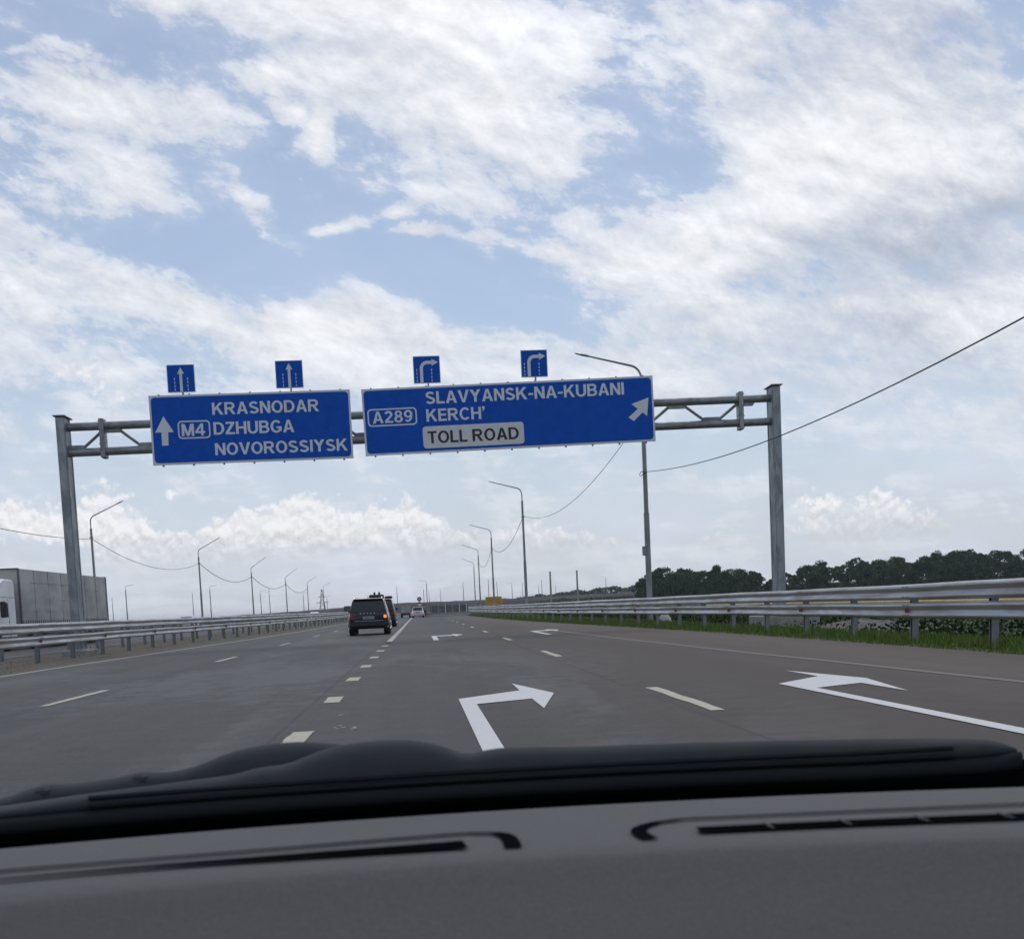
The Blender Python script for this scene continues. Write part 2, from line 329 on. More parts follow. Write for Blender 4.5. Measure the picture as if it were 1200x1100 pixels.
def material_asphalt(name, dirt_side):
    mt = bpy.data.materials.new(name); mt.use_nodes = True; t = mt.node_tree; b = t.nodes['Principled BSDF']
    c = t.nodes.new('ShaderNodeTexCoord'); o = c.outputs['Object']
    sx = t.nodes.new('ShaderNodeSeparateXYZ'); t.links.new(o, sx.inputs[0]); x, y, z = sx.outputs
    grain = NOISE(o, 17, 8, .88, 0, t); mid = NOISE(o, 2.4, 6, .6, .2, t)
    sv = XYZ(M('MULTIPLY', x, 1.3, tree=t), M('MULTIPLY', y, .035, tree=t), 0., t)
    streak = NOISE(sv, 1.1, 6, .6, .6, t)
    pv = XYZ(M('MULTIPLY', x, .22, tree=t), M('MULTIPLY', y, .05, tree=t), 4., t)
    sheen_patch = NOISE(pv, 1.3, 6, .62, .8, t)
    # wheel tracks: two darker polished bands per lane, lanes 3.9 m wide
    lane = M('PINGPONG', M('ADD', x, 40 + 1.13 - 3.9 * 10, tree=t), .98, tree=t)
    track = M('MULTIPLY', STEP(lane, .55, .98, t), M('MULTIPLY', streak, .6, tree=t), tree=t)
    v = M('ADD', M('MULTIPLY', M('ADD', M('MULTIPLY', M('SUBTRACT', grain, .5, tree=t), 3.0, tree=t), .5, tree=t), .6, tree=t), M('MULTIPLY', mid, .40, tree=t), tree=t)
    v = M('ADD', v, M('MULTIPLY', M('SUBTRACT', streak, .5, tree=t), 1.5, tree=t), tree=t)  # streaks mix tyre wear with sheen painted as paler bands
    v = M('SUBTRACT', v, M('MULTIPLY', track, .22, tree=t), tree=t)
    colr = MIX(STEP(v, .22, .80, t), (.0225, .0215, .0213), (.072, .0675, .0655), t)
    pale = M('MULTIPLY', STEP(M('ADD', sheen_patch, M('MULTIPLY', M('SUBTRACT', mid, .5, tree=t), .35, tree=t), tree=t), .50, .66, t), .70, tree=t)  # sky sheen on the lanes, painted as paler patches of asphalt colour
    colr = MIX(pale, colr, (.096, .096, .099), t)
    # dusty film that grows to the right, dark sealed seams between the lanes
    warm = M('MULTIPLY', STEP(M('ADD', x, M('MULTIPLY', M('SUBTRACT', streak, .5, tree=t), 3., tree=t), tree=t), -2.0, 5.5, t), .62, tree=t)
    if dirt_side: colr = MIX(warm, colr, (.088, .067, .055), t)
    jx = M('PINGPONG', M('ADD', x, 1.36 + 39., tree=t), 1.95, tree=t)
    seam_ = M('MULTIPLY', STEP(M('ADD', jx, M('MULTIPLY', mid, .05, tree=t), tree=t), .062, .035, t), STEP(streak, .35, .6, t), tree=t)
    colr = MIX(M('MULTIPLY', seam_, .55, tree=t), colr, (.02, .02, .02), t)
    spot = STEP(NOISE(o, 1.1, 5, .7, .4, t), .66, .74, t)
    colr = MIX(M('MULTIPLY', spot, .45, tree=t), colr, (.028, .027, .027), t)
    if dirt_side:
        ed = M('ADD', x, M('MULTIPLY', M('SUBTRACT', NOISE(XYZ(x, M('MULTIPLY', y, .12, tree=t), 0., t), .8, 6, .6, .5, t), .5, tree=t), 3.2, tree=t), tree=t)
        far = M('MULTIPLY', M('MINIMUM', M('MAXIMUM', M('SUBTRACT', y, 20., tree=t), 0., tree=t), 90., tree=t), .026, tree=t)
        d = M('MULTIPLY', STEP(M('ADD', ed, far, tree=t), 4.4, 7.6, t), .85, tree=t)
        colr = MIX(d, colr, MIX(mid, (.085, .067, .055), (.135, .108, .088), t), t)
        dl = STEP(ed, -8.6, -10.2, t); colr = MIX(M('MULTIPLY', dl, .8, tree=t), colr, (.13, .115, .10), t)
    t.links.new(colr, b.inputs['Base Color'])
    b.inputs['Specular IOR Level'].default_value = .38
    t.links.new(M('ADD', M('ADD', .50, M('MULTIPLY', streak, .34, tree=t), tree=t), M('MULTIPLY', warm, .25, tree=t), tree=t), b.inputs['Roughness'])
    bp = t.nodes.new('ShaderNodeBump'); bp.inputs['Strength'].default_value = .55; bp.inputs['Distance'].default_value = .012
    t.links.new(grain, bp.inputs['Height']); t.links.new(bp.outputs[0], b.inputs['Normal'])
    return mt
g = MB()
gx = [(-5000, -.9), (-120, -.9), (-60, -.5), (-36, -.35), (-31, -.02), (9.6, -.02), (10.6, -.04), (12.4, -.30), (17, -.75), (40, -1.0), (5000, -1.0)]
gy = [-300, 0, 100, 200, 400, 800, 2000, 6500]
vs = [(x, y, z) for y in gy for x, z in gx]; n = len(gx)
g.add(vs, [(i * n + j, i * n + j + 1, (i + 1) * n + j + 1, (i + 1) * n + j) for i in range(len(gy) - 1) for j in range(n - 1)])
tag(g.build('ground', material_ground()), kind='structure')
def strip(L, Rr, z, y0, y1, step=5):
    mb = MB(); ys = []; y = y0
    while y < y1: ys.append(y); y += step
    ys.append(y1)
    vs = []
    for y in ys: vs += [(lerp_path(L, y), y, z), (lerp_path(Rr, y), y, z)]
    return mb.add(vs, [(2 * i, 2 * i + 1, 2 * i + 3, 2 * i + 2) for i in range(len(ys) - 1)])
road = strip(EDGE_L, EDGE_R, 0, -40, 168).build('road', material_asphalt('worn asphalt with dusty shoulder', True))
tag(road, kind='structure')
far_road = strip([(-14.6, 168), (-30, 420)], [(6.3, 168), (-6, 420)], -.006, 168, 420).build('road_ahead', material_asphalt('far asphalt', False)); tag(far_road, kind='structure')
onc = strip([(-27.5, -40), (-27.5, 168), (-42, 420)], [(-15.2, -40), (-15.2, 168), (-29, 420)], -.004, -40, 420).build('oncoming_road', material_asphalt('oncoming asphalt', False)); tag(onc, kind='structure')

def paint(name, col, wear):
    mt = bpy.data.materials.new(name); mt.use_nodes = True; t = mt.node_tree; b = t.nodes['Principled BSDF']
    c = t.nodes.new('ShaderNodeTexCoord'); o = c.outputs['Object']
    w = STEP(NOISE(o, 16, 8, .75, .2, t), .57 - wear * .10, .78 - wear * .1, t)
    n2 = NOISE(o, 3, 6, .6, 0, t)
    cc_ = MIX(n2, tuple(v * .86 for v in col), col, t)
    t.links.new(MIX(M('MULTIPLY', w, .55 + wear * .4, tree=t), cc_, (.10, .10, .10), t), b.inputs['Base Color']); b.inputs['Roughness'].default_value = .62
    return mt
p_arrow = paint('fresh white road paint', (.66, .66, .66), .22)
p_dash = paint('worn cream road paint', (.50, .455, .345), .6)
p_line = paint('worn white line paint', (.42, .42, .41), .7)
p_faint = paint('faded dusty line paint', (.135, .112, .092), 1.)
ZP = .005
def ragged(x0, x1, y0, y1, j=.012, nseg=7):
    """a painted bar with slightly uneven edges"""
    L = [(x0 + random.uniform(-j, j), y0 + (y1 - y0) * i / nseg) for i in range(nseg + 1)]
    Q = [(x1 + random.uniform(-j, j), y0 + (y1 - y0) * i / nseg) for i in range(nseg + 1)]
    return L, Q
def dash(name, x0, x1, y0, y1, m_, z=ZP):
    L, Q = ragged(x0, x1, y0, y1); mb = MB(); nn = len(L)
    mb.add([(x, y, z) for x, y in L + Q], [(i, i + nn, i + nn + 1, i + 1) for i in range(nn - 1)])
    return mb.build(name, m_, road)
for i in range(-1, 11):
    y0 = 16.2 + 13.5 * i; dash('lane_dash', -5.28, -5.14, y0, y0 + 3.2, p_dash if i < 2 else p_line)
for i in range(-1, 10):
    y0 = 10.65 + 12.5 * i; dash('lane_dash', 2.69, 2.83, y0, y0 + 3.2, p_dash)
for i in range(-2, 8):
    y0 = 9.8 + 4.3 * i - (.25 if i == 7 else 0); dash('exit_dash', -1.235, -1.035, y0, y0 + .95, p_dash)
dash('solid_line', -1.22, -1.03, 39.6, 160, p_line)
def edge_line(path, off, w, m_, name, y0, y1):
    mb = MB(); vs = []; y = y0; k_ = 0
    while y <= y1:
        x = lerp_path(path, y) + off + random.uniform(-.01, .01); vs += [(x - w / 2, y, ZP), (x + w / 2, y, ZP)]; y += 4; k_ += 1
    return mb.add(vs, [(2 * i, 2 * i + 1, 2 * i + 3, 2 * i + 2) for i in range(k_ - 1)]).build(name, m_, road)
edge_line(EDGE_L, .14, .16, p_line, 'edge_line', -8, 165)
mb = MB(); EP = [(6.55, 6), (6.42, 12), (5.95, 22), (5.5, 35), (5.2, 48)]; vs = []
for i in range(22):
    y = 6 + i * 2; x = lerp_path(EP, y) + random.uniform(-.02, .02); vs += [(x - .075, y, ZP), (x + .075, y, ZP)]
mb.add(vs, [(2 * i, 2 * i + 1, 2 * i + 3, 2 * i + 2) for i in range(21)]).build('shoulder_line', p_faint, road)
def turn_arrow(dx, dy, sx=1.):
    P = [(.415, 7.3), (.40, 13.6), (1.20, 14.45), (1.21, 15.8), (1.555, 13.75), (1.225, 11.8), (1.225, 13.1), (.575, 12.75), (.585, 7.3)]
    P = [((x - .4) * sx + .4 + dx, y + dy) for x, y in P]
    mb = MB(); mb.add([(x, y, ZP + .002) for x, y in P], [(0, 1, 7, 8), (1, 2, 6, 7), (2, 3, 4), (2, 4, 6), (4, 5, 6)])
    return mb.build('turn_arrow', p_arrow, road)
turn_arrow(0, 0); turn_arrow(3.79, -.25, .98); turn_arrow(0, 32.3, 1.1); turn_arrow(3.95, 32.6, 1.05)
# flakes of paint by the exit dashes
mb = MB()
for (cx, cy, r, q) in ((-.78, 10.9, .12, 9), (-.9, 12.3, .05, 2), (-.75, 23.3, .2, 8), (-.7, 30, .2, 6), (-6.3, 12.9, .06, 3)):
    for _ in range(q):
        x = cx + random.gauss(0, r * .5); y = cy + random.gauss(0, r * .8); s = random.uniform(.012, .035)
        P = [(x + s * random.uniform(.6, 1.2) * math.cos(t), y + 1.6 * s * random.uniform(.6, 1.2) * math.sin(t)) for t in (0, 1.2, 2.4, 3.6, 5)]
        mb.flat(P, ZP)
mb.build('paint_flakes', p_line, road)

# ------------------------------------------------------------------ guardrails
def norm2(path, i):
    t = (path[min(i + 1, len(path) - 1)] - path[max(i - 1, 0)]).normalized(); return Vector((-t.y, t.x))
WP = [(0, .155), (.035, .152), (.078, .115), (.082, .075), (.022, .022), (.022, -.022), (.082, -.075), (.078, -.115), (.035, -.152), (0, -.155)]
def guardrail(label, pts, side, ymin, spacing, heights, npost, ref_every, group):
    """side +1: the beam face looks towards -x (road on the left)"""
    path = smooth_path(pts, 2.0); root = empty('guardrail', (path[0].x, path[0].y, 0), label=label, cat='guardrail', group=group)
    o0 = Vector((path[0].x, path[0].y, 0))
    for hz in heights:
        rings = []
        for i, p in enumerate(path):
            nn = norm2(path, i) * side; w_ = .006 * math.sin(i * 1.7) + .004 * math.sin(i * .61)
            prof = [(d, z) for d, z in WP] + [(d - .005, z) for d, z in reversed(WP)]
            rings.append([(p.x + nn.x * d - o0.x, p.y + nn.y * d - o0.y, hz + z + w_) for d, z in prof])
        MB().loft(rings).build('rail_beam', galv_dirty, root, smooth=True, auto=60)
    # arc length walk for the posts
    acc = 0.; nxt = 0.; kk = 0; first = None
    top = heights[-1] + .12
    for i in range(len(path) - 1):
        a, b = path[i], path[i + 1]; L = (b - a).length
        while nxt <= acc + L and kk < npost:
            p = a.lerp(b, (nxt - acc) / L); nn = norm2(path, i) * side; ang = math.atan2(nn.y, nn.x)
            if first is None:
                mb = MB()
                C = [(-.15, -.06), (-.03, -.06), (-.03, -.035), (-.14, -.052), (-.14, .052), (-.03, .035), (-.03, .06), (-.15, .06)]
                mb.loft([[(x, y, z) for x, y in C] for z in (-.25, top)])
                first = mb.build('post', rail_post, root)
                sb = MB()
                for hz in heights: sb.box((-.012, 0, hz), (.03, .13, .20))
                first_sp = sb.build('spacer', rail_post, first)
                po = first
            else:
                po = first.copy(); COL.objects.link(po); po.parent = root
                s2 = first_sp.copy(); COL.objects.link(s2); s2.parent = po
            po.location = (p.x - o0.x, p.y - o0.y, random.uniform(-.01, .01)); po.rotation_euler = (random.uniform(-.012, .012), random.uniform(-.012, .012), ang)
            if kk % ref_every == 0 and kk < 40:
                rb = MB(); rb.add([(.026, -.028, -.05), (.026, .028, -.05), (.026, .028, .05), (.026, -.028, .05), (.10, 0, -.04), (.10, 0, .04)], [(0, 1, 2, 3), (0, 4, 5, 3), (1, 4, 5, 2), (0, 1, 4), (3, 2, 5)])
                r_ = rb.build('reflector', red_m, root); r_.location = (p.x - o0.x, p.y - o0.y, heights[0]); r_.rotation_euler = (0, 0, ang)
            if kk % 2 == 0 and kk < 16:
                bb = MB()
                for hz in heights:
                    for dy in (-.13, -.05, .05, .13):
                        for dz in (.098, -.098): bb.box((.087, dy, hz + dz), (.012, .022, .022))
                bo = bb.build('splice_bolts', steel_dark, root); bo.location = (p.x - o0.x, p.y - o0.y, 0); bo.rotation_euler = (0, 0, ang)
            kk += 1; nxt += spacing
        acc += L
    return root
guardrail('double beam guardrail along the grassy right verge', [(9.62, 9.4), (9.66, 20), (9.62, 32), (9.1, 46), (8.35, 60), (7.7, 80), (7.1, 105), (6.85, 130), (6.75, 146), (6.9, 160), (7.3, 172)], 1, 9, 3.2, (.61, .97), 52, 2, None)
LP = [(-11.72, 22), (-11.8, 36), (-11.75, 48), (-11.2, 62), (-10.5, 80), (-10.0, 105), (-9.7, 140), (-9.7, 190), (-10.5, 250), (-12.5, 320)]
guardrail('double beam guardrail on the median, nearer to the left lane line', LP, -1, 22, 3.7, (.66, 1.06), 80, 2, 'guardrails on the median')
guardrail('second median guardrail, behind the left gantry post beside oncoming lanes', [(x - 2.55, y) for x, y in LP], 1, 22, 3.7, (.66, 1.04), 80, 3, 'guardrails on the median')
# low barrier where the road swings away ahead
mb = MB(); BP = smooth_path([(.9, 163), (3.2, 160.5), (5.6, 158.5), (7.1, 157.4)], 1.)
prof = [(-.28, 0), (-.24, .12), (-.11, .24), (-.09, .52), (.09, .52), (.11, .24), (.24, .12), (.28, 0)]
rings = []
for i, p in enumerate(BP):
    nn = norm2(BP, i); rings.append([(p.x + nn.x * d, p.y + nn.y * d, z) for d, z in prof])
mb.loft(rings)
tag(mb.build('concrete_barrier', concrete), 'low grey concrete barrier crossing the road end beyond the right lanes', 'barrier')

# ------------------------------------------------------------------ sign gantry
GY = 44.0
ga = empty('sign_gantry', (0, GY, 0), label='grey steel gantry spanning the road and carrying the blue signs', cat='gantry')
def gpost(x, top, base_z):
    mb = MB(); mb.cbox((x, 0, (top + base_z) / 2), (.30, .82, top - base_z), .03)
    for sx in (-1, 1):      # recessed seam: paired channels with proud lips
        mb.box((x + sx * .158, -.30, (top + base_z) / 2), (.012, .10, top - base_z - .1)); mb.box((x + sx * .158, .30, (top + base_z) / 2), (.012, .10, top - base_z - .1))
    p = mb.build('post', galv_post, ga)
    MB().cbox((x, 0, top + .025), (.44, 1.0, .045), .01).build('cap_plate', steel_dark, p)
    f = MB(); f.box((x, 0, base_z + .03), (.6, 1.1, .05))
    for sx in (-1, 1):
        for sy in (-1, 1): f.tube([(x + sx * .24, sy * .48, base_z + .05), (x + sx * .24, sy * .48, base_z + .14)], .02, 6)
    f.build('base_plate', steel_dark, p)
    return p
gpost(-12.66, 8.66, .17); gpost(13.94, 8.92, .22)
MB().cbox((-12.66, 0, 0), (.95, 1.5, .38), .03).build('footing', concrete, ga)
MB().cbox((14.1, 0, -.15), (2.3, 1.7, .74), .03).build('footing', concrete, ga)
def cz(x, upper):   # chord heights
    t = (x + 12.5) / 26.3; return (8.33 + .19 * t) if upper else (7.40 + .24 * t)
x0, x1 = -12.52, 13.80
for up in (True, False):
    MB().tube([(x0, 0, cz(x0, up)), (x1, 0, cz(x1, up))], .15, 14).build('upper_chord' if up else 'lower_chord', steel_dark, ga, smooth=True)
xs = [x0 + .25 + i * 1.32 for i in range(20)]
# gussets alternate on the two chords, diagonals run between them
for i, x in enumerate(xs):
    up = i % 2 == 1
    zc = cz(x, up) + (-.17 if up else .17)
    w0, w1 = (.44, .30) if up else (.30, .44); gp = MB(); gp.prism([(x - w1, zc - .09), (x + w1, zc - .09), (x + w0, zc + .09), (x - w0, zc + .09)], -.04, .04); gp.build('gusset_plate', steel_dark, ga)
    if i + 1 < len(xs):
        x2 = xs[i + 1]; z2 = cz(x2, not up) + (-.17 if not up else .17)
        MB().tube([(x + .30, 0, zc), (x2 - .30, 0, z2)], .055, 8).build('diagonal_brace', steel_dark, ga)
for fx in (-11.25, 12.62):
    mb = MB()
    mb.cbox((fx, 0, (cz(fx, 1) + cz(fx, 0)) / 2), (.17, .46, 1.42), .015)
    for dz in (-.62, -.2, .2, .62): mb.tube([(fx - .12, -.17, (cz(fx, 1) + cz(fx, 0)) / 2 + dz), (fx + .12, -.17, (cz(fx, 1) + cz(fx, 0)) / 2 + dz)], .022, 6)
    mb.build('splice_flange', steel_dark, ga)

# ------------------------------------------------------------------ lettering and signs
TS, TH = .185, .165      # stem and bar thickness of the sign alphabet, in cap heights
def arc(cx, cy, rx, ry, a0, a1, n=10): return [(cx + rx * math.cos(R(a0 + (a1 - a0) * i / n)), cy + ry * math.sin(R(a0 + (a1 - a0) * i / n))) for i in range(n + 1)]
def bow(cx, cy, rx, ry, a0, a1, n=12, tx=TS, ty=TH):
    o, q = arc(cx, cy, rx, ry, a0, a1, n), arc(cx, cy, rx - tx, ry - ty, a0, a1, n)
    return [[o[i], o[i + 1], q[i + 1], q[i]] for i in range(n)]
def rect(x0, y0, x1, y1): return [(x0, y0), (x1, y0), (x1, y1), (x0, y1)]
def rib(pts, w_=TS * .96):
    out = []; L = []
    for i, p in enumerate(pts):
        a, b = pts[max(0, i - 1)], pts[min(len(pts) - 1, i + 1)]; dx, dy = b[0] - a[0], b[1] - a[1]; d = math.hypot(dx, dy)
        L.append(((p[0] - dy / d * w_ / 2, p[1] + dx / d * w_ / 2), (p[0] + dy / d * w_ / 2, p[1] - dx / d * w_ / 2)))
    return [[L[i][0], L[i + 1][0], L[i + 1][1], L[i][1]] for i in range(len(L) - 1)]
def mir(P, w_): return [(w_ - x, y) for x, y in P]
def flip(P): return [(x, 1 - y) for x, y in P]
LEG = [(0, 0), (.205, 0), (.455, 1), (.30, 1)]
G = {
 'I': (TS, [rect(0, 0, TS, 1)]), 'L': (.58, [rect(0, 0, TS, 1), rect(TS, 0, .58, TH)]), 'T': (.66, [rect(0, 1 - TH, .66, 1), rect(.33 - TS / 2, 0, .33 + TS / 2, 1 - TH)]),
 'H': (.74, [rect(0, 0, TS, 1), rect(.74 - TS, 0, .74, 1), rect(TS, .43, .74 - TS, .43 + TH)]),
 'E': (.63, [rect(0, 0, TS, 1), rect(TS, 0, .63, TH), rect(TS, .43, .58, .43 + TH), rect(TS, 1 - TH, .61, 1)]),
 'K': (.80, [rect(0, 0, TS, 1), [(TS, .30), (TS, .555), (.53, 1), (.77, 1)], [(.30, .50), (.425, .655), (.80, 0), (.575, 0)]]),
 'A': (.80, [LEG, mir(LEG, .80), [(.16, .22), (.64, .22), (.60, .375), (.20, .375)]]), 'V': (.78, [flip(LEG), mir(flip(LEG), .80)]),
 'Y': (.78, [[(0, 1), (.22, 1), (.48, .52), (.30, .42)], mir([(0, 1), (.22, 1), (.48, .52), (.30, .42)], .78), rect(.39 - TS / 2, 0, .39 + TS / 2, .50)]),
 'N': (.74, [rect(0, 0, TS, 1), rect(.74 - TS, 0, .74, 1), [(0, 1), (.205, 1), (.74, 0), (.535, 0)]]),
 'M': (.88, [rect(0, 0, TS, 1), rect(.88 - TS, 0, .88, 1), [(.02, 1), (.24, 1), (.52, 0), (.36, 0)], mir([(.02, 1), (.24, 1), (.52, 0), (.36, 0)], .88)]),
 'Z': (.66, [rect(.03, 1 - TH, .64, 1), rect(0, 0, .66, TH), [(0, TH), (.41, 1 - TH), (.64, 1 - TH), (.235, TH)]]),
 'O': (.82, bow(.41, .5, .41, .515, 0, 360, 26)), 'C': (.78, bow(.41, .5, .41, .515, 40, 318, 20)),
 'G': (.80, bow(.41, .5, .41, .515, 40, 322, 20) + [rect(.62, .13, .79, .50), rect(.43, .35, .79, .50)]),
 'D': (.76, [rect(0, 0, TS, 1), rect(TS, 1 - TH, .34, 1), rect(TS, 0, .34, TH)] + bow(.34, .5, .42, .5, -90, 90, 14)),
 'U': (.74, [rect(0, .37, TS, 1), rect(.74 - TS, .37, .74, 1)] + bow(.37, .37, .37, .385, 180, 360, 14)),
 'B': (.72, [rect(0, 0, TS, 1), rect(TS, 1 - TH, .43, 1), rect(TS, .44, .43, .44 + TH - .02), rect(TS, 0, .43, TH)] + bow(.42, .725, .26, .275, -90, 90, 10) + bow(.43, .285, .29, .285, -90, 90, 10)),
 'R': (.78, [rect(0, 0, TS, 1), rect(TS, 1 - TH, .46, 1), rect(TS, .415, .46, .415 + TH)] + bow(.45, .707, .28, .293, -90, 90, 12) + [[(.31, .43), (.52, .43), (.78, 0), (.555, 0)]]),
 'S': (.70, rib(arc(.345, .725, .235, .19, 22, 262, 12) + arc(.345, .275, .26, .195, 82, -158, 12)[0:])),
 '4': (.70, [rect(.40, 0, .575, 1), rect(0, .21, .70, .365), [(0, .365), (.19, .365), (.44, .80), (.40, 1)]]),
 '2': (.64, rib(arc(.315, .71, .215, .205, 168, -28, 12) + [(.36, .42), (.16, .22), (.10, .09)]) + [rect(.03, 0, .64, TH)]),
 '8': (.66, bow(.33, .74, .275, .265, 0, 360, 18, .165, .145) + bow(.33, .285, .325, .295, 0, 360, 18, .18, .15)),
 '9': (.66, bow(.32, .68, .32, .33, 0, 360, 20, .175, .15) + rib([(.552, .68), (.545, .50), (.50, .28), (.40, .13), (.27, .085), (.10, .15)], .165)),
 '-': (.36, [rect(0, .32, .36, .48)]), '\u2019': (.2, [[(.02, 1.02), (.20, 1.02), (.20, .82), (.07, .62), (.02, .67), (.10, .80), (.02, .82)]]), ' ': (.2, []),
}
def text_mesh(s, x0, x1, zb, zt, y, name, m_, parent):
    gap = .085; total = sum(G[c][0] for c in s) + gap * (len(s) - 1); kx = (x1 - x0) / total; kz = zt - zb
    mb = MB(); x = 0; i = 0
    for c in s:
        w_, polys = G[c]
        for P in polys:     # every stroke lies a hair in front of the one before, so none share a plane
            yy_ = y - .0004 * (i % 7); i += 1
            mb.add([(x0 + (x + a) * kx, yy_, zb + b * kz) for a, b in P], [tuple(range(len(P)))])
        x += w_ + gap
    return mb.build(name, m_, parent)
def rrect(x0, x1, z0, z1, r, n=5):
    P = []
    for cx, cz_, a0 in ((x1 - r, z1 - r, 0), (x0 + r, z1 - r, 90), (x0 + r, z0 + r, 180), (x1 - r, z0 + r, 270)):
        for i in range(n + 1):
            a = R(a0 + 90 * i / n); P.append((cx + r * math.cos(a), cz_ + r * math.sin(a)))
    return P
def ring(mb, P, Q, y):
    n_ = len(P); mb.add([(x, y, z) for x, z in P] + [(x, y, z) for x, z in Q], [(i, (i + 1) % n_, (i + 1) % n_ + n_, i + n_) for i in range(n_)])
def big_sign(loc, w, h, tilt, label, group):
    root = empty('direction_sign', loc, label=label, cat='road sign', group=group); root.rotation_euler = (0, tilt, 0)
    bd = .07
    MB().prism([(-w / 2, -h / 2), (w / 2, -h / 2), (w / 2, h / 2), (-w / 2, h / 2)], -.02, .05).build('border', sign_white, root)
    MB().prism(rrect(-w / 2 + bd, w / 2 - bd, -h / 2 + bd, h / 2 - bd, .14), -.024, -.016).build('panel', sign_blue, root)
    n_ = int(w / 1.05)
    for i in range(n_ + 1):
        x = -w / 2 + .35 + i * (w - .7) / n_
        MB().box((x, .085, 0), (.06, .07, h + .10)).build('back_rail', steel_dark, root)
    for zc in (h * .29, -h * .12):
        for i in range(4):
            x = -w / 2 + w * (i + .5) / 4; MB().box((x, .3, zc), (.08, .5, .08)).build('hanger_bracket', steel_dark, root)
    def L(u, v): return ((u - .5) * w, (.5 - v) * h)
    return root, L
YT = -.030
s1, L1 = big_sign((-5.765, GY - .62, 8.00), 7.25, 2.49, R(0.), 'blue direction sign for straight ahead with M4 badge', 'blue direction signs on the gantry')
def line(root, L, s, u0, u1, vb, vt, m_=None, y=YT, name='lettering'):
    (xa, zb), (xb, zt) = L(u0, vb), L(u1, vt); return text_mesh(s, xa, xb, zb, zt, y, name, m_ or sign_text, root)
line(s1, L1, 'KRASNODAR', .309, .841, .302, .127); line(s1, L1, 'DZHUBGA', .310, .711, .590, .410); line(s1, L1, 'NOVOROSSIYSK', .311, .974, .886, .712)
def badge(root, L, u0, u1, v0, v1, txt, tu0, tu1, tvb, tvt):
    (xa, z1), (xb, z0) = L(u0, v0), L(u1, v1); mb = MB()
    ring(mb, rrect(xa, xb, z0, z1, .14), rrect(xa + .05, xb - .05, z0 + .05, z1 - .05, .10), YT)
    b = mb.build('route_badge', sign_text, root); line(b, L, txt, tu0, tu1, tvb, tvt); return b
badge(s1, L1, .134, .294, .374, .634, 'M4', .152, .268, .594, .419)
mb = MB(); P = [L1(*q) for q in ((.067, .30), (.021, .530), (.052, .530), (.051, .72), (.083, .72), (.085, .530), (.113, .530))]
mb.add([(x, YT, z) for x, z in P], [(0, 1, 2, 5, 6), (2, 3, 4, 5)]); mb.build('arrow', sign_text, s1)
s2, L2 = big_sign((3.725, GY - .62, 8.10), 10.86, 2.42, R(-.85), 'wide blue direction sign with A289 badge and toll road plate', 'blue direction signs on the gantry')
line(s2, L2, 'SLAVYANSK-NA-KUBANI', .215, .898, .267, .082); line(s2, L2, "KERCH\u2019", .214, .414, .530, .345)
badge(s2, L2, .015, .182, .303, .567, 'A289', .032, .168, .520, .342)
(xa, z1), (xb, z0) = L2(.198, .602), L2(.544, .934)
tp = MB().prism(rrect(xa, xb, z0, z1, .12), YT, YT + .008).build('toll_plate', sign_white, s2)
line(tp, L2, 'TOLL ROAD', .214, .526, .861, .678, sign_ink, YT - .006)
mb = MB(); P = [L2(*q) for q in ((.982, .332), (.922, .418), (.943, .497), (.909, .618), (.927, .678), (.959, .552), (.974, .612))]
mb.add([(x, YT, z) for x, z in P], [(0, 1, 2, 5, 6), (2, 3, 4, 5)]); mb.build('arrow', sign_text, s2)
def lane_sign(x, z, label, turn, foot, dz=0.):
    w = h = .99
    root = empty('lane_sign', (x, GY - .62, z), label=label, cat='lane sign', group='small lane arrow signs above the big signs')
    MB().prism([(-w / 2, -h / 2), (w / 2, -h / 2), (w / 2, h / 2), (-w / 2, h / 2)], -.01, .02).build('border', sign_white, root)
    MB().prism(rrect(-w / 2 + .022, w / 2 - .022, -h / 2 + .022, h / 2 - .022, .04), -.014, -.008).build('panel', sign_blue, root)
    mb = MB(); y = -.02
    def U(u, v): return ((u - .5) * w, (.5 - v) * h)
    def poly(P): mb.add([(a, y, b) for a, b in (U(*q) for q in P)], [tuple(range(len(P)))])
    if not turn:
        poly([(.50, .10), (.375, .33), (.625, .33)]); poly([(.45, .33), (.45, .97), (.55, .97), (.55, .33)])
    else:
        # stem up, quarter bend to the right, arrow head
        cx_, cy_, r_ = .52, .46, .22; inner, outer = [], []
        for i in range(7):
            a = R(180 - 15 * i); inner.append((cx_ + (r_ - .06) * math.cos(a), cy_ - (r_ - .06) * math.sin(a))); outer.append((cx_ + (r_ + .06) * math.cos(a), cy_ - (r_ + .06) * math.sin(a)))
        poly([(.24, .97), (.24, .46), (.36, .46), (.36, .97)])
        for i in range(6): poly([inner[i], outer[i], outer[i + 1], inner[i + 1]])
        poly([(.52, .18), (.70, .18), (.70, .30), (.52, .30)]); poly([(.69, .115), (.93, .24), (.69, .365)])
    mb.build('arrow', sign_text, root)
    db = MB()
    for uu in ((.27, .74) if not turn else (.13, .68)):
        for q in range(4):
            v0 = .47 + q * .13; P = [U(uu - .014, v0), U(uu + .014, v0), U(uu + .014, v0 + .085), U(uu - .014, v0 + .085)]
            db.add([(a, y, b) for a, b in P], [(0, 1, 2, 3)])
    db.build('lane_marks', sign_text, root)
    MB().box((.03, .05, -h / 2 - .12 + dz), (.06, .06, .5)).build('bracket', steel_dark, root)
    return root
lane_sign(-8.19, 9.83, 'small blue straight ahead lane sign above the M4 sign arrow', False, 0)
lane_sign(-4.30, 9.86, 'small blue straight ahead lane sign above the word KRASNODAR', False, 0)
lane_sign(.72, 9.87, 'small blue right turn lane sign nearest the straight ahead signs', True, 0)
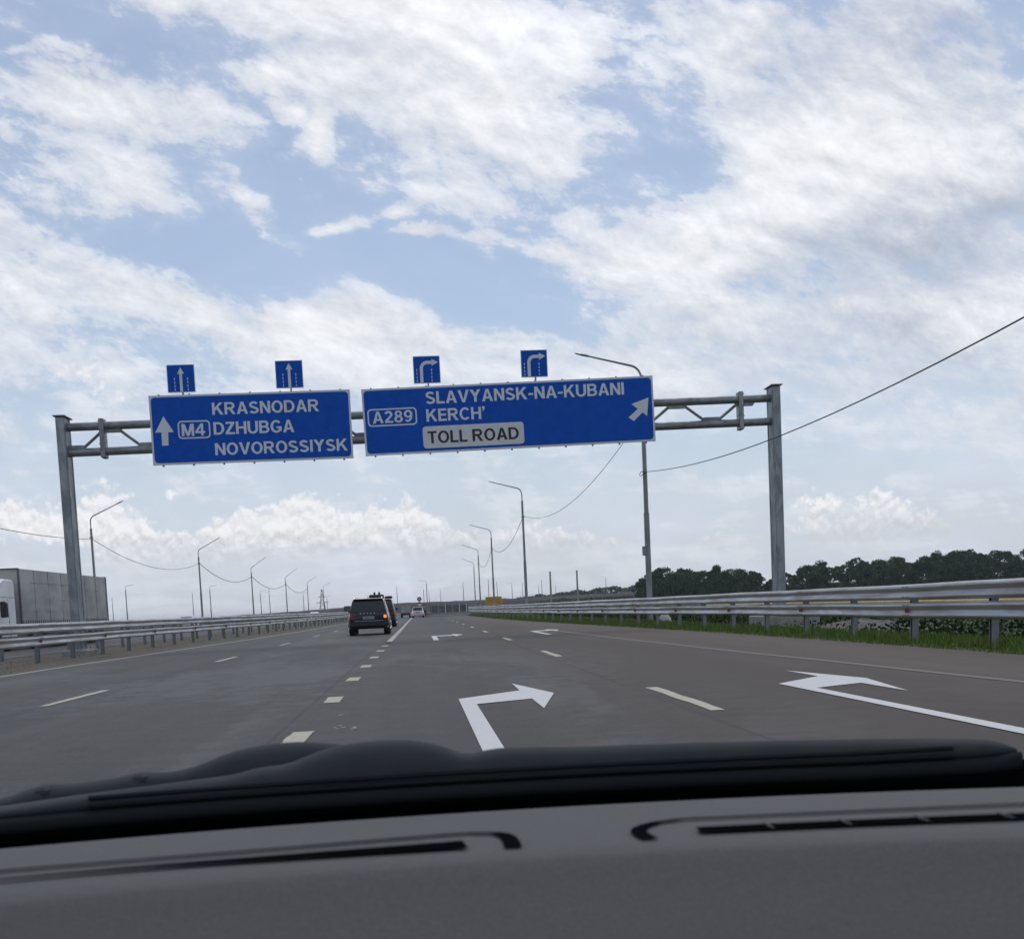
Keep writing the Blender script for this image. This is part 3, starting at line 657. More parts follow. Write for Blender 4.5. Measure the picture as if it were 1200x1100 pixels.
lane_sign(4.71, 9.97, 'small blue right turn lane sign beside the overhanging lamp head', True, 0)
# ------------------------------------------------------------------ street lamps and cables
def street_lamp(name, loc, side, label, group, top=10.4, tip=12.1, reach=2.9, thick=.10, sleeve=5.0, box=False):
    """side -1: arm reaches towards -x"""
    root = empty(name, loc, label=label, cat='street lamp', group=group)
    MB().tube([(0, 0, -.3), (0, 0, sleeve)], [thick * 1.3, thick * 1.22], 10).build('pole_base', lamp_steel, root, smooth=True)
    MB().tube([(0, 0, sleeve), (0, 0, top)], [thick, thick * .9], 10).build('pole', lamp_steel, root, smooth=True)
    P = [(0, 0, top - .05), (0, 0, top + .55)]
    for i in range(1, 7):
        a = R(i * 12.5); P.append((side * (.55 - .55 * math.cos(a)), 0, top + .55 + .62 * math.sin(a)))
    xe, ze = P[-1][0], P[-1][2]
    P.append((side * (reach - .55), 0, tip - .12))
    MB().tube(P, [.05] * 8 + [.036], 8).build('arm', lamp_steel, root, smooth=True)
    dx, dz = (reach - .55) - abs(xe), tip - .12 - ze; sl_ = dz / dx
    rings = []
    for u, w_, h_ in ((-.06, .05, .03), (.06, .11, .05), (.3, .13, .055), (.55, .09, .035), (.62, .04, .015)):
        x = side * (reach - .55 + u); z = tip - .12 + sl_ * u
        rings.append([(x, -w_, z), (x, -w_ * .6, z + h_), (x, w_ * .6, z + h_), (x, w_, z), (x, w_ * .7, z - h_ * .6), (x, -w_ * .7, z - h_ * .6)])
    MB().loft(rings).build('lamp_head', galv, root, smooth=True)
    MB().box((0, -thick * .6, 8.95), (thick * 3, .12, .08)).build('cable_clamp', steel_dark, root)
    if box: MB().cbox((-.17, -.05, 3.3), (.16, .22, .42), .02).build('junction_box', lamp_steel, root)
    return root
lampR = [(10.45, 52, 12.15, 'nearest lamp post on the right, its head over the wide blue sign'),
         (9.65, 104, 12.2, 'second right hand lamp post, between the wide sign and the yellow board'),
         (10.2, 158, 12.25, 'third right hand lamp post, standing in front of the yellow board'),
         (11.05, 210, 12.35, 'fourth right hand lamp post, just left of the yellow board'),
         (13.15, 272, 12.5, 'fifth right hand lamp post, smallest of the row by the verge')]
for i, (x, y, t, l) in enumerate(lampR):
    street_lamp('street_lamp', (x, y, -.05), -1, l, 'street lamps along the right verge', tip=t, box=(i == 0), thick=.105)
lampL = [(-28.5, 105, 11.9, 'left lamp post rising behind the grey truck trailer'), (-29.5, 160, 12.05, 'left lamp post joined to the trailer lamp by a sagging cable'),
         (-31.5, 223, 12.3, 'third lamp post from the truck beside the oncoming road'), (-32.05, 284, 12.35, 'fourth lamp post from the truck beside the oncoming road'),
         (-32.2, 340, 12.15, 'fifth lamp post from the truck beside the oncoming road'), (-32.6, 400, 11.9, 'sixth lamp post from the truck, nearest the lattice pylon')]
for x, y, t, l in lampL:
    street_lamp('street_lamp', (x, y, -.2), 1, l, 'street lamps along the oncoming road', tip=t, top=9.75, thick=.11)
def cable(p, q, sag, label, r=.028, name='overhead_cable'):
    p, q = Vector(p), Vector(q); P = []
    for i in range(29):
        t = i / 28; v = p.lerp(q, t); v.z -= sag * 4 * t * (1 - t); P.append(v)
    o = Vector(p); mb = MB(); mb.tube([v - o for v in P], r, 6)
    return tag(mb.build(name, cable_m, loc=o), label, 'cable', 'overhead cables between the lamp posts')
cable((10.3, 51.9, 6.78), (10.3, -4, 7.2), 1.62, 'black cable rising to the right from the nearest lamp post', .015)
mb = MB(); mb.tube([(0, 0, 0), (-.16, 0, -.02), (-.24, 0, -.16), (-.17, 0, -.22), (-.05, 0, -.1), (.1, 0, -.04)], .016, 6)
tag(mb.build('cable_tail', cable_m, loc=(10.4, 51.85, 6.8)), 'short loop of cable tied to the nearest lamp post', 'cable')
cable((10.4, 51.9, 9.3), (9.7, 103.8, 9.0), 1.7, 'sagging cable from the wide sign down to the second lamp post', .015)
cable((9.65, 103.9, 8.95), (10.2, 157.9, 9.0), 1.6, 'sagging cable between the second and third right lamp posts', .024)
cable((10.2, 157.9, 9.0), (11.05, 209.9, 9.0), 1.6, 'short sagging cable between the third and fourth right lamp posts', .024)
cable((-27.5, 50, 9.0), (-28.5, 104.9, 8.6), .9, 'cable entering past the left gantry post to the trailer lamp', .024)
cable((-28.4, 104.9, 8.6), (-29.45, 159.9, 8.7), 1.6, 'sagging cable between the trailer lamp and the next lamp', .024)
cable((-29.4, 159.9, 8.7), (-31.45, 222.9, 8.8), 1.7, 'sagging cable between the second and third left lamp posts', .04)
cable((-31.4, 222.9, 8.8), (-32.05, 283.9, 8.8), 1.7, 'sagging cable between the third and fourth left lamp posts', .05)
cable((-32.0, 283.9, 8.8), (-32.2, 339.9, 8.8), 1.7, 'faint cable between the fourth and fifth left lamp posts', .05)

# far posts beyond the bend: (x, y, arm side or 0, label)
FAR = [(-9.9, 527, 0, 'thin far mast just right of the vehicle ahead'), (2.2, 555, -1, 'far lamp post right behind the round blue sign'),
       (2.9, 430, -1, 'taller far lamp post with its arm above the round blue sign'), (5.9, 692, 0, 'short thin post right of the taller far lamp post'),
       (12.6, 680, 0, 'short far post above the middle of the pale panel wall'), (19.2, 501, 0, 'lone thin far post left of the smallest verge lamps'),
       (27.7, 460, 0, 'far post just behind the yellow board'), (34.8, 515, 0, 'far post above the right edge of the yellow board'),
       (44.2, 549, -1, 'far lamp post with arm, between yellow board and second verge lamp'), (52.3, 583, 0, 'far post hidden close beside the second verge lamp'),
       (68.2, 658, 0, 'far post left of the two stubby grey poles'), (55.6, 522, 0, 'taller thin post left of the two stubby grey poles'),
       (81.4, 686, 0, 'faint post between the two stubby grey poles'), (86.5, 531, 0, 'thin mast over the distant hedge, left of the trees')]
for x, y, s_, l in FAR:
    gz = -.9
    if s_: street_lamp('street_lamp', (x, y, gz), s_, l, 'far lamp posts beyond the bend', tip=12.6, top=11.4, thick=.14)
    else:
        o = MB().tube([(0, 0, 0), (0, 0, 8), (0, 0, 12.9)], [.2, .14, .09], 8).build('mast', lamp_steel, loc=(x, y, gz), smooth=True); tag(o, l, 'mast', 'thin far masts')
for x, y, s_, l in ((-79.2, 321, 1, 'lone far lamp post just right of the truck trailer'), (-64.2, 363, 1, 'far lamp post behind the second oncoming road lamp'), (-61.7, 458, 1, 'far lamp post right of the third oncoming road lamp'),
                    (-53.9, 546, 1, 'far lamp post between the fourth and fifth oncoming road lamps'), (-53.2, 676, 1, 'far lamp post close to the lattice pylon')):
    street_lamp('street_lamp', (x, y, -.9), s_, l, 'far lamp posts left of the oncoming road', tip=12.4, top=11.0, reach=2.3, thick=.14)
for x, y, l in ((-57.4, 451, 'thin far mast right of the third oncoming road lamp'), (-88.9, 464, 'thin far mast left of the second oncoming road lamp'), (-126.6, 490, 'thin far mast nearest the rear of the truck trailer')):
    o = MB().tube([(0, 0, 0), (0, 0, 8), (0, 0, 12.9)], [.18, .13, .08], 8).build('mast', lamp_steel, loc=(x, y, -.9), smooth=True); tag(o, l, 'mast', 'thin far masts')
for x, l in ((40.0, 'left one of two stubby grey poles behind the guardrail'), (48.2, 'right one of two stubby grey poles behind the guardrail')):
    root = empty('utility_pole', (x, 350, -.95), label=l, cat='pole', group='stubby grey utility poles')
    MB().tube([(0, 0, 0), (0, 0, 11.5)], [.34, .24], 10).build('shaft', concrete, root, smooth=True)
    MB().tube([(0, 0, 11.5), (0, 0, 11.7)], [.3, .26], 10).build('cap', steel_dark, root)
# lattice pylon
py = empty('lattice_pylon', (-58, 700, -.9), label='grey lattice power pylon far behind the oncoming road', cat='pylon')
mb = MB(); lev = [0, 3, 6, 9, 12, 14.5, 16.8]
def hw(z): return 2.1 * (1 - z / 17.2) + .12
for sx in (-1, 1):
    for sy in (-1, 1): mb.tube([(sx * hw(z), sy * hw(z), z) for z in lev], .14, 5)
for z0, z1 in zip(lev, lev[1:]):
    for sy in (-1, 1):
        mb.tube([(-hw(z0), sy * hw(z0), z0), (hw(z1), sy * hw(z1), z1)], .07, 4); mb.tube([(hw(z0), sy * hw(z0), z0), (-hw(z1), sy * hw(z1), z1)], .07, 4)
mb.build('lattice_frame', lamp_steel, py)
for z, w_ in ((8.8, 3.6), (12.2, 2.4)):
    a = MB(); a.tube([(-w_, 0, z), (w_, 0, z)], .13, 5); a.tube([(-w_, 0, z), (0, 0, z + .9), (w_, 0, z)], .08, 4); a.build('cross_arm', lamp_steel, py)

# ------------------------------------------------------------------ vehicles
def wheel(parent, x, y, r, w_):
    mb = MB(); rings = []
    for dx, rr in ((-w_ / 2, r * .72), (-w_ / 2, r * .93), (-w_ * .36, r), (w_ * .36, r), (w_ / 2, r * .93), (w_ / 2, r * .72)):
        rings.append([(dx, rr * math.cos(2 * math.pi * j / 20), rr * math.sin(2 * math.pi * j / 20)) for j in range(20)])
    mb.loft(rings); t = mb.build('wheel', rubber, parent, loc=(x, y, r), smooth=True)
    s_ = 1 if x > 0 else -1; rm = MB()
    for j in range(5):
        a = 2 * math.pi * j / 5; c, s2 = math.cos(a), math.sin(a)
        rm.tube([(s_ * (w_ / 2 + .004), .06 * c, .06 * s2), (s_ * (w_ / 2 - .01), r * .66 * c, r * .66 * s2)], .05 * r / .35, 5)
    rm.loft([[(s_ * (w_ / 2 + q), rr * math.cos(2 * math.pi * j / 20), rr * math.sin(2 * math.pi * j / 20)) for j in range(20)] for q, rr in ((-.02, r * .71), (.006, r * .7), (.006, r * .62), (-.02, r * .6))], cap=False)
    rm.build('rim', rim_m, t); return t
def car(name, loc, rz, label, cat, group, W_, Ln, H, paint_m, roof=(.12, .62, .80), hood=None, belt=.60, clear=.24, tail='dark', lit_right=False, roof_rails=False, antenna=False, plate=True, letters=False, cargo=False, wr=.36):
    """rear at y=0, nose towards +y; roof = (rear end, front end, base of windscreen) along the length"""
    root = empty(name, loc, rz, label, cat, group); hwid = W_ / 2; zb = H * belt; b = MB()
    def sec(y, k_, z0, z1, tuck=.93):
        w_ = hwid * k_; zm = z0 + (z1 - z0) * .62
        return [(-w_ * .90, y, z0), (-w_ * .985, y, z0 + .09), (-w_, y, zm), (-w_ * tuck, y, z1), (w_ * tuck, y, z1), (w_, y, zm), (w_ * .985, y, z0 + .09), (w_ * .90, y, z0)]
    hz = hood if hood else zb * .97
    wsb = roof[2] * Ln
    st = [(0., .90, clear + .16, zb * .90), (.05, .95, clear + .04, zb * .97), (.16, .985, clear, zb), (Ln * .25, 1., clear - .02, zb), (Ln * .5, 1., clear - .02, zb), (wsb, 1., clear - .02, zb), (wsb + .35, .99, clear, hz + .03), (Ln * .9, .96, clear, hz - .06), (Ln - .12, .90, clear + .04, hz - .16), (Ln, .78, clear + .14, hz - .30)]
    b.loft([sec(*q) for q in st])
    # greenhouse
    yr0, yr1 = roof[0] * Ln, roof[1] * Ln; yb0 = .10 if roof[0] < .2 else .16 * Ln
    kb, kt = .915, .76
    base = [(yb0, kb - .02), (yb0 + .4, kb), (wsb - .2, kb), (wsb + .06, kb - .04)]
    roofs = [(yr0, kt - .03), (yr0 + .35, kt), (yr1 - .3, kt), (yr1, kt - .02)]
    def loop(rows, z, crown=0.): return [(-hwid * k_, y, z) for y, k_ in rows] + [(hwid * k_, y, z) for y, k_ in reversed(rows)]
    B0 = loop(base, zb - .01); T1 = loop(roofs, H - .07)
    T2 = [(x * .9, yr0 + .10 + (y - yr0) * (yr1 - yr0 - .2) / (yr1 - yr0), H) for x, y, z in T1]
    b.loft([B0, T1, T2])
    b.build('body', paint_m, root, smooth=True, auto=28)
    def panel(nm, quad, inset, m_, off=.012):
        q = [Vector(p) for p in quad]; c = sum(q, Vector()) / 4; nn = (q[1] - q[0]).cross(q[3] - q[0]).normalized()
        if nn.dot(c - Vector((0, Ln / 2, zb))) < 0: nn = -nn
        iu, iv = inset
        def P(u, v): return q[0].lerp(q[1], u).lerp(q[3].lerp(q[2], u), v)
        r_ = [P(iu, iv), P(1 - iu, iv), P(1 - iu, 1 - iv), P(iu, 1 - iv)]
        mb = MB(); mb.loft([[tuple(p - nn * .01) for p in r_], [tuple(p + nn * off) for p in r_]]); return mb.build(nm, m_, root)
    n4 = len(base)
    panel('rear_window', (B0[-1], B0[0], T1[0], T1[-1]), (.06, .12), glass_m)
    panel('windscreen', (B0[n4 - 1], B0[n4], T1[n4], T1[n4 - 1]), (.05, .08), glass_m)
    for s_ in (0, 1):
        i0, i1 = (1, 2) if s_ == 0 else (n4 + 1, n4 + 2)
        q = (B0[i0], B0[i1], T1[i1], T1[i0]); A, Bq, Cq, D = (Vector(p) for p in q)
        panel('side_window', (A, A.lerp(Bq, .47), D.lerp(Cq, .47), D), (.04, .12), glass_m); panel('side_window', (A.lerp(Bq, .53), Bq, Cq, D.lerp(Cq, .53)), (.04, .12), glass_m)
    for sx in (-1, 1):
        for yy in (Ln * .2, Ln * .81): wheel(root, sx * (hwid - .15), yy, wr, .29)
        hl = MB(); hl.cbox((sx * hwid * .66, Ln - .10, hz - .24), (hwid * .34, .16, .15), .03); hl.build('headlight', headlamp_m, root)
        tl = MB(); tl.cbox((sx * hwid * .80, .055, zb * .80), (hwid * .22, .13, zb * .20), .03)
        lit = lit_right and sx == 1
        t_ = tl.build('tail_light', lamp_redlit if tail == 'lit' else lamp_red, root)
        if lit: MB().cbox((sx * hwid * .80, -.012, zb * .80), (hwid * .13, .03, zb * .12), .012).build('indicator', lamp_orange, t_)
        mr = MB(); mr.cbox((sx * (hwid + .05), wsb - .30, zb + .06), (.17, .10, .13), .03); mr.build('wing_mirror', black_trim, root)
    MB().cbox((0, .05, clear + .22), (W_ * .90, .22, .24), .05).build('rear_bumper', black_trim if tail != 'lit' else paint_m, root)
    MB().cbox((0, Ln - .08, clear + .20), (W_ * .84, .2, .26), .05).build('front_bumper', black_trim if paint_m is black_paint else paint_m, root)
    if plate:
        p = MB().cbox((0, -.01, zb * .76), (.53, .02, .125), .004).build('number_plate', plate_m, root)
        d = MB()
        for i, (x, w_) in enumerate(((-.2, .03), (-.14, .035), (-.09, .035), (-.04, .035), (.02, .03), (.08, .03), (.17, .05))): d.box((x, -.022, zb * .76 + (.0 if i % 2 else .004)), (w_, .004, .06))
        d.build('lettering', black_trim, p)
        MB().cbox((0, -.004, zb * .88), (W_ * .62, .03, .03), .008).build('tailgate_trim', black_trim, root)
        MB().cbox((0, -.03, clear + .36), (W_ * .7, .05, .02), .008).build('bumper_strip', silver_trim, root)
    if letters:
        d = MB()
        for i in range(5): d.cbox((-.36 + i * .16, -.008, zb * .955), (.05, .015, .045), .004)
        d.build('tailgate_lettering', silver_trim, root)
    if roof_rails:
        for sx in (-1, 1):
            rr = MB(); rr.tube([(sx * hwid * .66, yr0 + .15, H - .03), (sx * hwid * .67, yr0 + .25, H + .045), (sx * hwid * .67, yr1 - .4, H + .045), (sx * hwid * .66, yr1 - .3, H - .03)], .022, 6); rr.build('roof_rail', silver_trim, root)
    if antenna:
        MB().loft([[(-.02, yr0 + .25, H - .01), (.02, yr0 + .25, H - .01), (.02, yr0 + .42, H - .01), (-.02, yr0 + .42, H - .01)], [(-.008, yr0 + .25, H + .10), (.008, yr0 + .25, H + .10), (.008, yr0 + .29, H + .10), (-.008, yr0 + .29, H + .10)]]).build('antenna', black_trim, root)
    if roof[0] < .2: MB().cbox((0, yr0 - .04, H - .035), (W_ * .70, .24, .03), .01).build('roof_spoiler', paint_m, root)
    return root
car('suv', (-2.40, 54.2, 0), R(.6), 'black SUV seen from behind with right orange indicator lit', 'car', None, 1.92, 4.6, 1.72, black_paint, roof=(.07, .66, .80), belt=.62, clear=.30, lit_right=True, roof_rails=True, antenna=True, letters=True, wr=.38)
v = car('off_road_wagon', (-2.62, 79, 0), 0, 'dark off road wagon with roof load ahead of the SUV', 'car', None, 1.9, 4.3, 1.9, dark_paint, roof=(.04, .62, .72), belt=.60, clear=.34, wr=.38)
rk = MB()
for yy in (.5, 1.2, 1.9): rk.tube([(-.7, yy, 1.95), (.7, yy, 1.95)], .02, 6)
for xx in (-.7, .7): rk.tube([(xx, .3, 1.95), (xx, 2.2, 1.95)], .02, 6)
rk.build('roof_rack', black_trim, v)
rb = MB().cbox((-.30, 1.1, 2.10), (.98, 1.3, .28), .05).build('roof_case', dark_paint, v)
MB().cbox((.52, 1.2, 2.03), (.5, .9, .16), .04).build('roof_bag', black_trim, v)
for xx in (-.42, -.10): MB().loft([[(xx + r_ * math.cos(2 * math.pi * j / 10), .7 + r_ * math.sin(2 * math.pi * j / 10), z) for j in range(10)] for z, r_ in ((2.22, .075), (2.36, .07), (2.42, .03))]).build('beacon', dark_paint, v)
MB().cbox((.0, -.12, .95), (.62, .2, .62), .09).build('spare_wheel_cover', black_trim, v)
car('estate_car', (-.33, 159, 0), R(-1), 'white car at the end of the solid line, beside the worker', 'car', None, 1.74, 4.3, 1.45, white_paint, roof=(.10, .60, .74), belt=.62, clear=.2, tail='lit', wr=.31)
car('saloon_car', (-18.3, 205, 0), R(180), 'white oncoming car peeking above the left guardrail', 'car', None, 1.75, 4.4, 1.5, white_paint, roof=(.22, .58, .74), belt=.62, clear=.2, wr=.31)
car('van', (-29.0, 150, 0), R(180), 'pale oncoming van low behind the median rails, left of the second lamp', 'van', None, 1.9, 4.8, 1.62, white_paint, roof=(.04, .7, .82), belt=.56, clear=.22, wr=.33)
# box truck ahead
bt = empty('box_truck', (-2.05, 166, 0), label='small grey box truck stopped left of the white car', cat='truck')
MB().cbox((0, 2.0, 1.28), (1.42, 4.0, 1.22), .03).build('cargo_box', tarp, bt)
fr = MB()
for zz_ in (.70, 1.86): fr.box((0, -.02, zz_), (1.44, .05, .06))
for xx in (-.70, -.02, .70): fr.box((xx, -.022, 1.28), (.05, .055, 1.22))
fr.build('door_frame', steel_dark, bt)
MB().box((0, 2.6, .52), (1.0, 5.2, .16)).build('chassis', black_trim, bt)
MB().cbox((0, 4.9, 1.05), (1.4, 1.5, 1.3), .12).build('cab', white_paint, bt)
for xx in (-.58, .58):
    for yy in (.9, 4.8): wheel(bt, xx, yy, .36, .24)
    MB().cbox((xx, -.05, .55), (.22, .05, .12), .01).build('tail_light', lamp_red, bt)
MB().box((0, -.03, .42), (1.3, .06, .09)).build('rear_bumper', black_trim, bt)
# far oncoming lorry
fl = empty('lorry', (-15.9, 262, 0), R(180), 'far dark lorry over the left guardrail beside the SUV', 'truck')
MB().cbox((0, -2.6, 1.75), (2.2, 4.6, 1.75), .05).build('cargo_bed', dark_paint, fl)
MB().cbox((0, .6, 1.55), (2.1, 1.7, 1.75), .12).build('cab', dark_paint, fl)
MB().cbox((0, 1.46, 1.85), (1.8, .04, .6), .01).build('windscreen', glass_m, fl)
MB().tube([(-.7, -1.0, 2.6), (-.7, -1.0, 3.3)], .07, 6).build('exhaust_stack', steel_dark, fl)
for xx in (-.9, .9):
    for yy in (.7, -3.6): wheel(fl, xx, yy, .48, .3)

# oncoming articulated truck: cab nearest, long curtain trailer
tk = empty('articulated_truck', (-21.3, 57.2, 0), label='white cab truck with long grey tarpaulin trailer behind the median rails', cat='truck')
c = MB()
prof = [(.0, .55), (-.02, 1.5), (.10, 2.55), (.34, 3.35), (.85, 3.52), (2.15, 3.50), (2.25, 3.3), (2.25, .60)]   # (y, z): front is y = 0
def yzprism(mb, P, x0, x1, tuck=.05):
    n_ = len(P); cy = sum(p[0] for p in P) / n_; czz = sum(p[1] for p in P) / n_
    rings = []
    for x, k_ in ((x0, 1 - tuck), (x0 + .10, 1.), (x1 - .10, 1.), (x1, 1 - tuck)):
        rings.append([(x, cy + (y - cy) * k_, czz + (z - czz) * k_) for y, z in P])
    return mb.loft(rings)
yzprism(c, prof, -1.22, 1.22)
cb = c.build('cab', cab_white, tk, smooth=True, auto=30)
MB().add([(-1.0, -.035, 1.62), (1.0, -.035, 1.62), (1.0, .075, 2.52), (-1.0, .075, 2.52), (-1.0, .03, 1.62), (1.0, .03, 1.62), (1.0, .14, 2.52), (-1.0, .14, 2.52)], [(0, 1, 2, 3), (4, 5, 6, 7), (0, 1, 5, 4), (1, 2, 6, 5), (2, 3, 7, 6), (3, 0, 4, 7)]).build('windscreen', glass_m, tk)
for sx in (-1, 1):
    d = MB(); d.prism([], 0, 0) if False else None
    d.add([(sx * 1.19, .18, 1.66), (sx * 1.19, 1.12, 1.66), (sx * 1.19, 1.12, 2.36), (sx * 1.19, .34, 2.36), (sx * 1.235, .18, 1.66), (sx * 1.235, 1.12, 1.66), (sx * 1.235, 1.12, 2.36), (sx * 1.235, .34, 2.36)], [(0, 1, 2, 3), (4, 5, 6, 7), (0, 1, 5, 4), (1, 2, 6, 5), (2, 3, 7, 6), (3, 0, 4, 7)])
    d.build('side_window', glass_m, tk)
    mr = MB(); mr.cbox((sx * 1.40, .02, 2.02), (.28, .16, .78), .05); mr.tube([(sx * 1.2, .1, 2.35), (sx * 1.4, .02, 2.35)], .03, 6); mr.build('wing_mirror', black_trim, tk)
    MB().cbox((sx * .85, -.02, .82), (.42, .1, .26), .04).build('headlight', headlamp_m, tk)
    MB().cbox((sx * 1.215, 1.25, 1.42), (.03, .16, .05), .01).build('door_handle', black_trim, tk)
    for yy in (1.15, 5.2, 14.2, 15.5, 16.8): wheel(tk, sx * 1.02, yy, .5, .36)
MB().cbox((0, -.02, 1.20), (1.5, .08, .5), .02).build('grille', black_trim, tk)
MB().cbox((0, -.03, .5), (2.3, .18, .34), .05).build('front_bumper', cab_white, tk)
seam = MB()
for zz_ in (2.62,): seam.box((1.222, 1.2, zz_), (.012, 1.9, .018))
for yy in (1.22,): seam.box((1.222, yy, 1.6), (.012, .018, 1.9))
seam.build('door_seam', black_trim, tk)
# trailer body: bowed tarpaulin with seams and straps
TW, T0, T1_, TZ0, TZ1 = 1.27, 2.85, 19.0, 1.28, 4.08
mb = MB(); ny, nz = 64, 14
for sx in (-1, 1):
    vs = []
    for i in range(ny + 1):
        y = T0 + (T1_ - T0) * i / ny
        for j in range(nz + 1):
            z = TZ0 + (TZ1 - TZ0) * j / nz
            panel_ = abs(math.sin((y - T0) * math.pi / 2.3)); bow = .055 * panel_ * math.sin(math.pi * j / nz) + .012 * math.sin(y * 3.1 + z * 1.3) * math.sin(math.pi * j / nz)
            vs.append((sx * (TW + bow), y, z))
    mb.add(vs, [(i * (nz + 1) + j, i * (nz + 1) + j + 1, (i + 1) * (nz + 1) + j + 1, (i + 1) * (nz + 1) + j) for i in range(ny) for j in range(nz)])
mb.quad((-TW, T0, TZ1), (TW, T0, TZ1), (TW, T1_, TZ1), (-TW, T1_, TZ1)); mb.quad((-TW, T0, TZ0), (TW, T0, TZ0), (TW, T1_, TZ0), (-TW, T1_, TZ0))
mb.quad((-TW, T0, TZ0), (TW, T0, TZ0), (TW, T0, TZ1), (-TW, T0, TZ1)); mb.quad((-TW, T1_, TZ0), (TW, T1_, TZ0), (TW, T1_, TZ1), (-TW, T1_, TZ1))
tr = mb.build('trailer_cover', tarp, tk, smooth=True, auto=30)
sm = MB()
for i in range(8):
    y = T0 + i * 2.3; sm.box((TW + .010, y, (TZ0 + TZ1) / 2), (.02, .05, TZ1 - TZ0 - .04))
for z, ya, yb_ in ((3.42, 1.6, 9.5), (2.55, 3.2, 16.1), (1.95, .2, 6.0), (3.2, 11.5, 15.5)):
    sm.box((TW + .028, T0 + (ya + yb_) / 2, z), (.02, yb_ - ya, .03))
sm.build('cover_seams', mat('tarpaulin seam', (.30, .30, .30), .6), tr)
st_ = MB()
for i in range(46): st_.box((TW + .03, T0 + .2 + i * .345, TZ0 + .06), (.02, .035, .26))
st_.build('strap_buckles', black_trim, tr)
fr = MB()
for y in (T0, T1_):
    for sx in (-1, 1): fr.box((sx * TW, y, (TZ0 + TZ1) / 2), (.09, .10, TZ1 - TZ0 + .04))
    fr.box((0, y, TZ1 + .0), (2 * TW, .09, .07))
fr.box((0, (T0 + T1_) / 2, TZ0 - .10), (2.44, T1_ - T0, .14)); fr.build('trailer_frame', mat('trailer frame paint', (.11, .11, .115), .55, var=.3), tk)
MB().box((0, 9, .85), (.9, 17.2, .26)).build('chassis', black_trim, tk)
MB().cbox((1.1, 8.6, .72), (.30, 3.4, .55), .05).build('side_locker', black_trim, tk); MB().cbox((1.1, 11.6, .72), (.30, 1.6, .5), .05).build('side_locker', black_trim, tk)

# ------------------------------------------------------------------ road works ahead
sg = empty('round_sign', (.0, 163, 0), label='round blue sign on a red and white post behind the white car', cat='road sign')
MB().tube([(0, 0, 0), (0, 0, 2.3)], .05, 8).build('post', galv_post, sg)
mb = MB(); mb.loft([[(.32 * math.cos(2 * math.pi * j / 24), y, 2.54 + .32 * math.sin(2 * math.pi * j / 24)) for j in range(24)] for y in (-.07, -.05)]); mb.build('disc', sign_navy, sg)
mb = MB(); P = [(-.2, 2.40), (.0, 2.78), (.2, 2.40), (.11, 2.40), (.0, 2.60), (-.11, 2.40)]; mb.prism(P, -.085, -.08); mb.build('arrow', sign_text, sg)
mb = MB()
for i in range(6):
    mb.cur = (i + 1) % 2; mb.cbox((0, 0, .70 + i * .26), (.46, .34, .26), .005)
mb.build('striped_block', [red_m, white_plastic], sg)
nb = empty('bollard', (.98, 168, 0), label='grey electric cabinet bollard right of the worker', cat='bollard')
MB().cbox((0, 0, .7), (.42, .3, 1.4), .03).build('cabinet', galv_post, nb); MB().cbox((0, 0, 1.43), (.5, .38, .06), .01).build('lid', steel_dark, nb)
# yellow board
yb = empty('notice_board', (10.9, 170, 0), label='yellow notice board on two posts behind the right guardrail', cat='sign')
MB().cbox((0, 0, 1.85), (2.4, .08, 1.22), .02).build('panel', yellow_m, yb)
for xx in (-.8, .8): MB().tube([(xx, .08, -.3), (xx, .08, 2.3)], .05, 8).build('post', galv_post, yb)
d = MB()
for (x, z, w_, h_) in ((-.3, 2.2, 1.3, .05), (-.15, 2.02, 1.6, .05), (-.4, 1.84, 1.1, .05), (-.2, 1.66, 1.4, .05), (.8, 1.6, .3, .3)): d.box((x, -.045, z), (w_, .01, h_))
d.build('lettering', mat('faded board lettering', (.30, .17, .03), .6), yb)
# worker
def skin_chain(name, verts, edges, radii, m_, parent):
    me = bpy.data.meshes.new(name); me.from_pydata(verts, edges, []); me.materials.append(m_)
    o = bpy.data.objects.new(name, me); COL.objects.link(o); o.parent = parent
    md = o.modifiers.new('skin', 'SKIN'); md.use_smooth_shade = True
    if not me.skin_vertices: pass
    for i, r_ in enumerate(radii): me.skin_vertices[0].data[i].radius = (r_, r_)
    me.skin_vertices[0].data[0].use_root = True
    sd_ = o.modifiers.new('sub', 'SUBSURF'); sd_.levels = 1; sd_.render_levels = 1
    return o
pw = empty('person', (.66, 167, 0), R(200), 'worker in teal jacket and dark trousers beside the white car', 'person')
V = [(0, 0, .92), (0, 0, 1.18), (0, 0, 1.40), (0, .01, 1.50), (0, .02, 1.58), (0, .02, 1.70), (.10, 0, .86), (.11, .05, .48), (.12, 0, .08), (.12, .16, .03), (-.10, 0, .86), (-.13, -.05, .48), (-.14, -.08, .08), (-.14, .08, .03), (.20, 0, 1.40), (.27, .02, 1.14), (.25, .18, .94), (.25, .26, .90), (-.20, 0, 1.40), (-.27, 0, 1.13), (-.25, .06, .88), (-.25, .09, .79)]
Ed = [(0, 1), (1, 2), (2, 3), (3, 4), (4, 5), (0, 6), (6, 7), (7, 8), (8, 9), (0, 10), (10, 11), (11, 12), (12, 13), (2, 14), (14, 15), (15, 16), (16, 17), (2, 18), (18, 19), (19, 20), (20, 21)]
rad = [.14, .14, .14, .06, .095, .085, .095, .065, .045, .04, .095, .065, .045, .04, .07, .048, .036, .03, .07, .048, .036, .03]
skin_chain('body', V, Ed, rad, skin_m, pw)
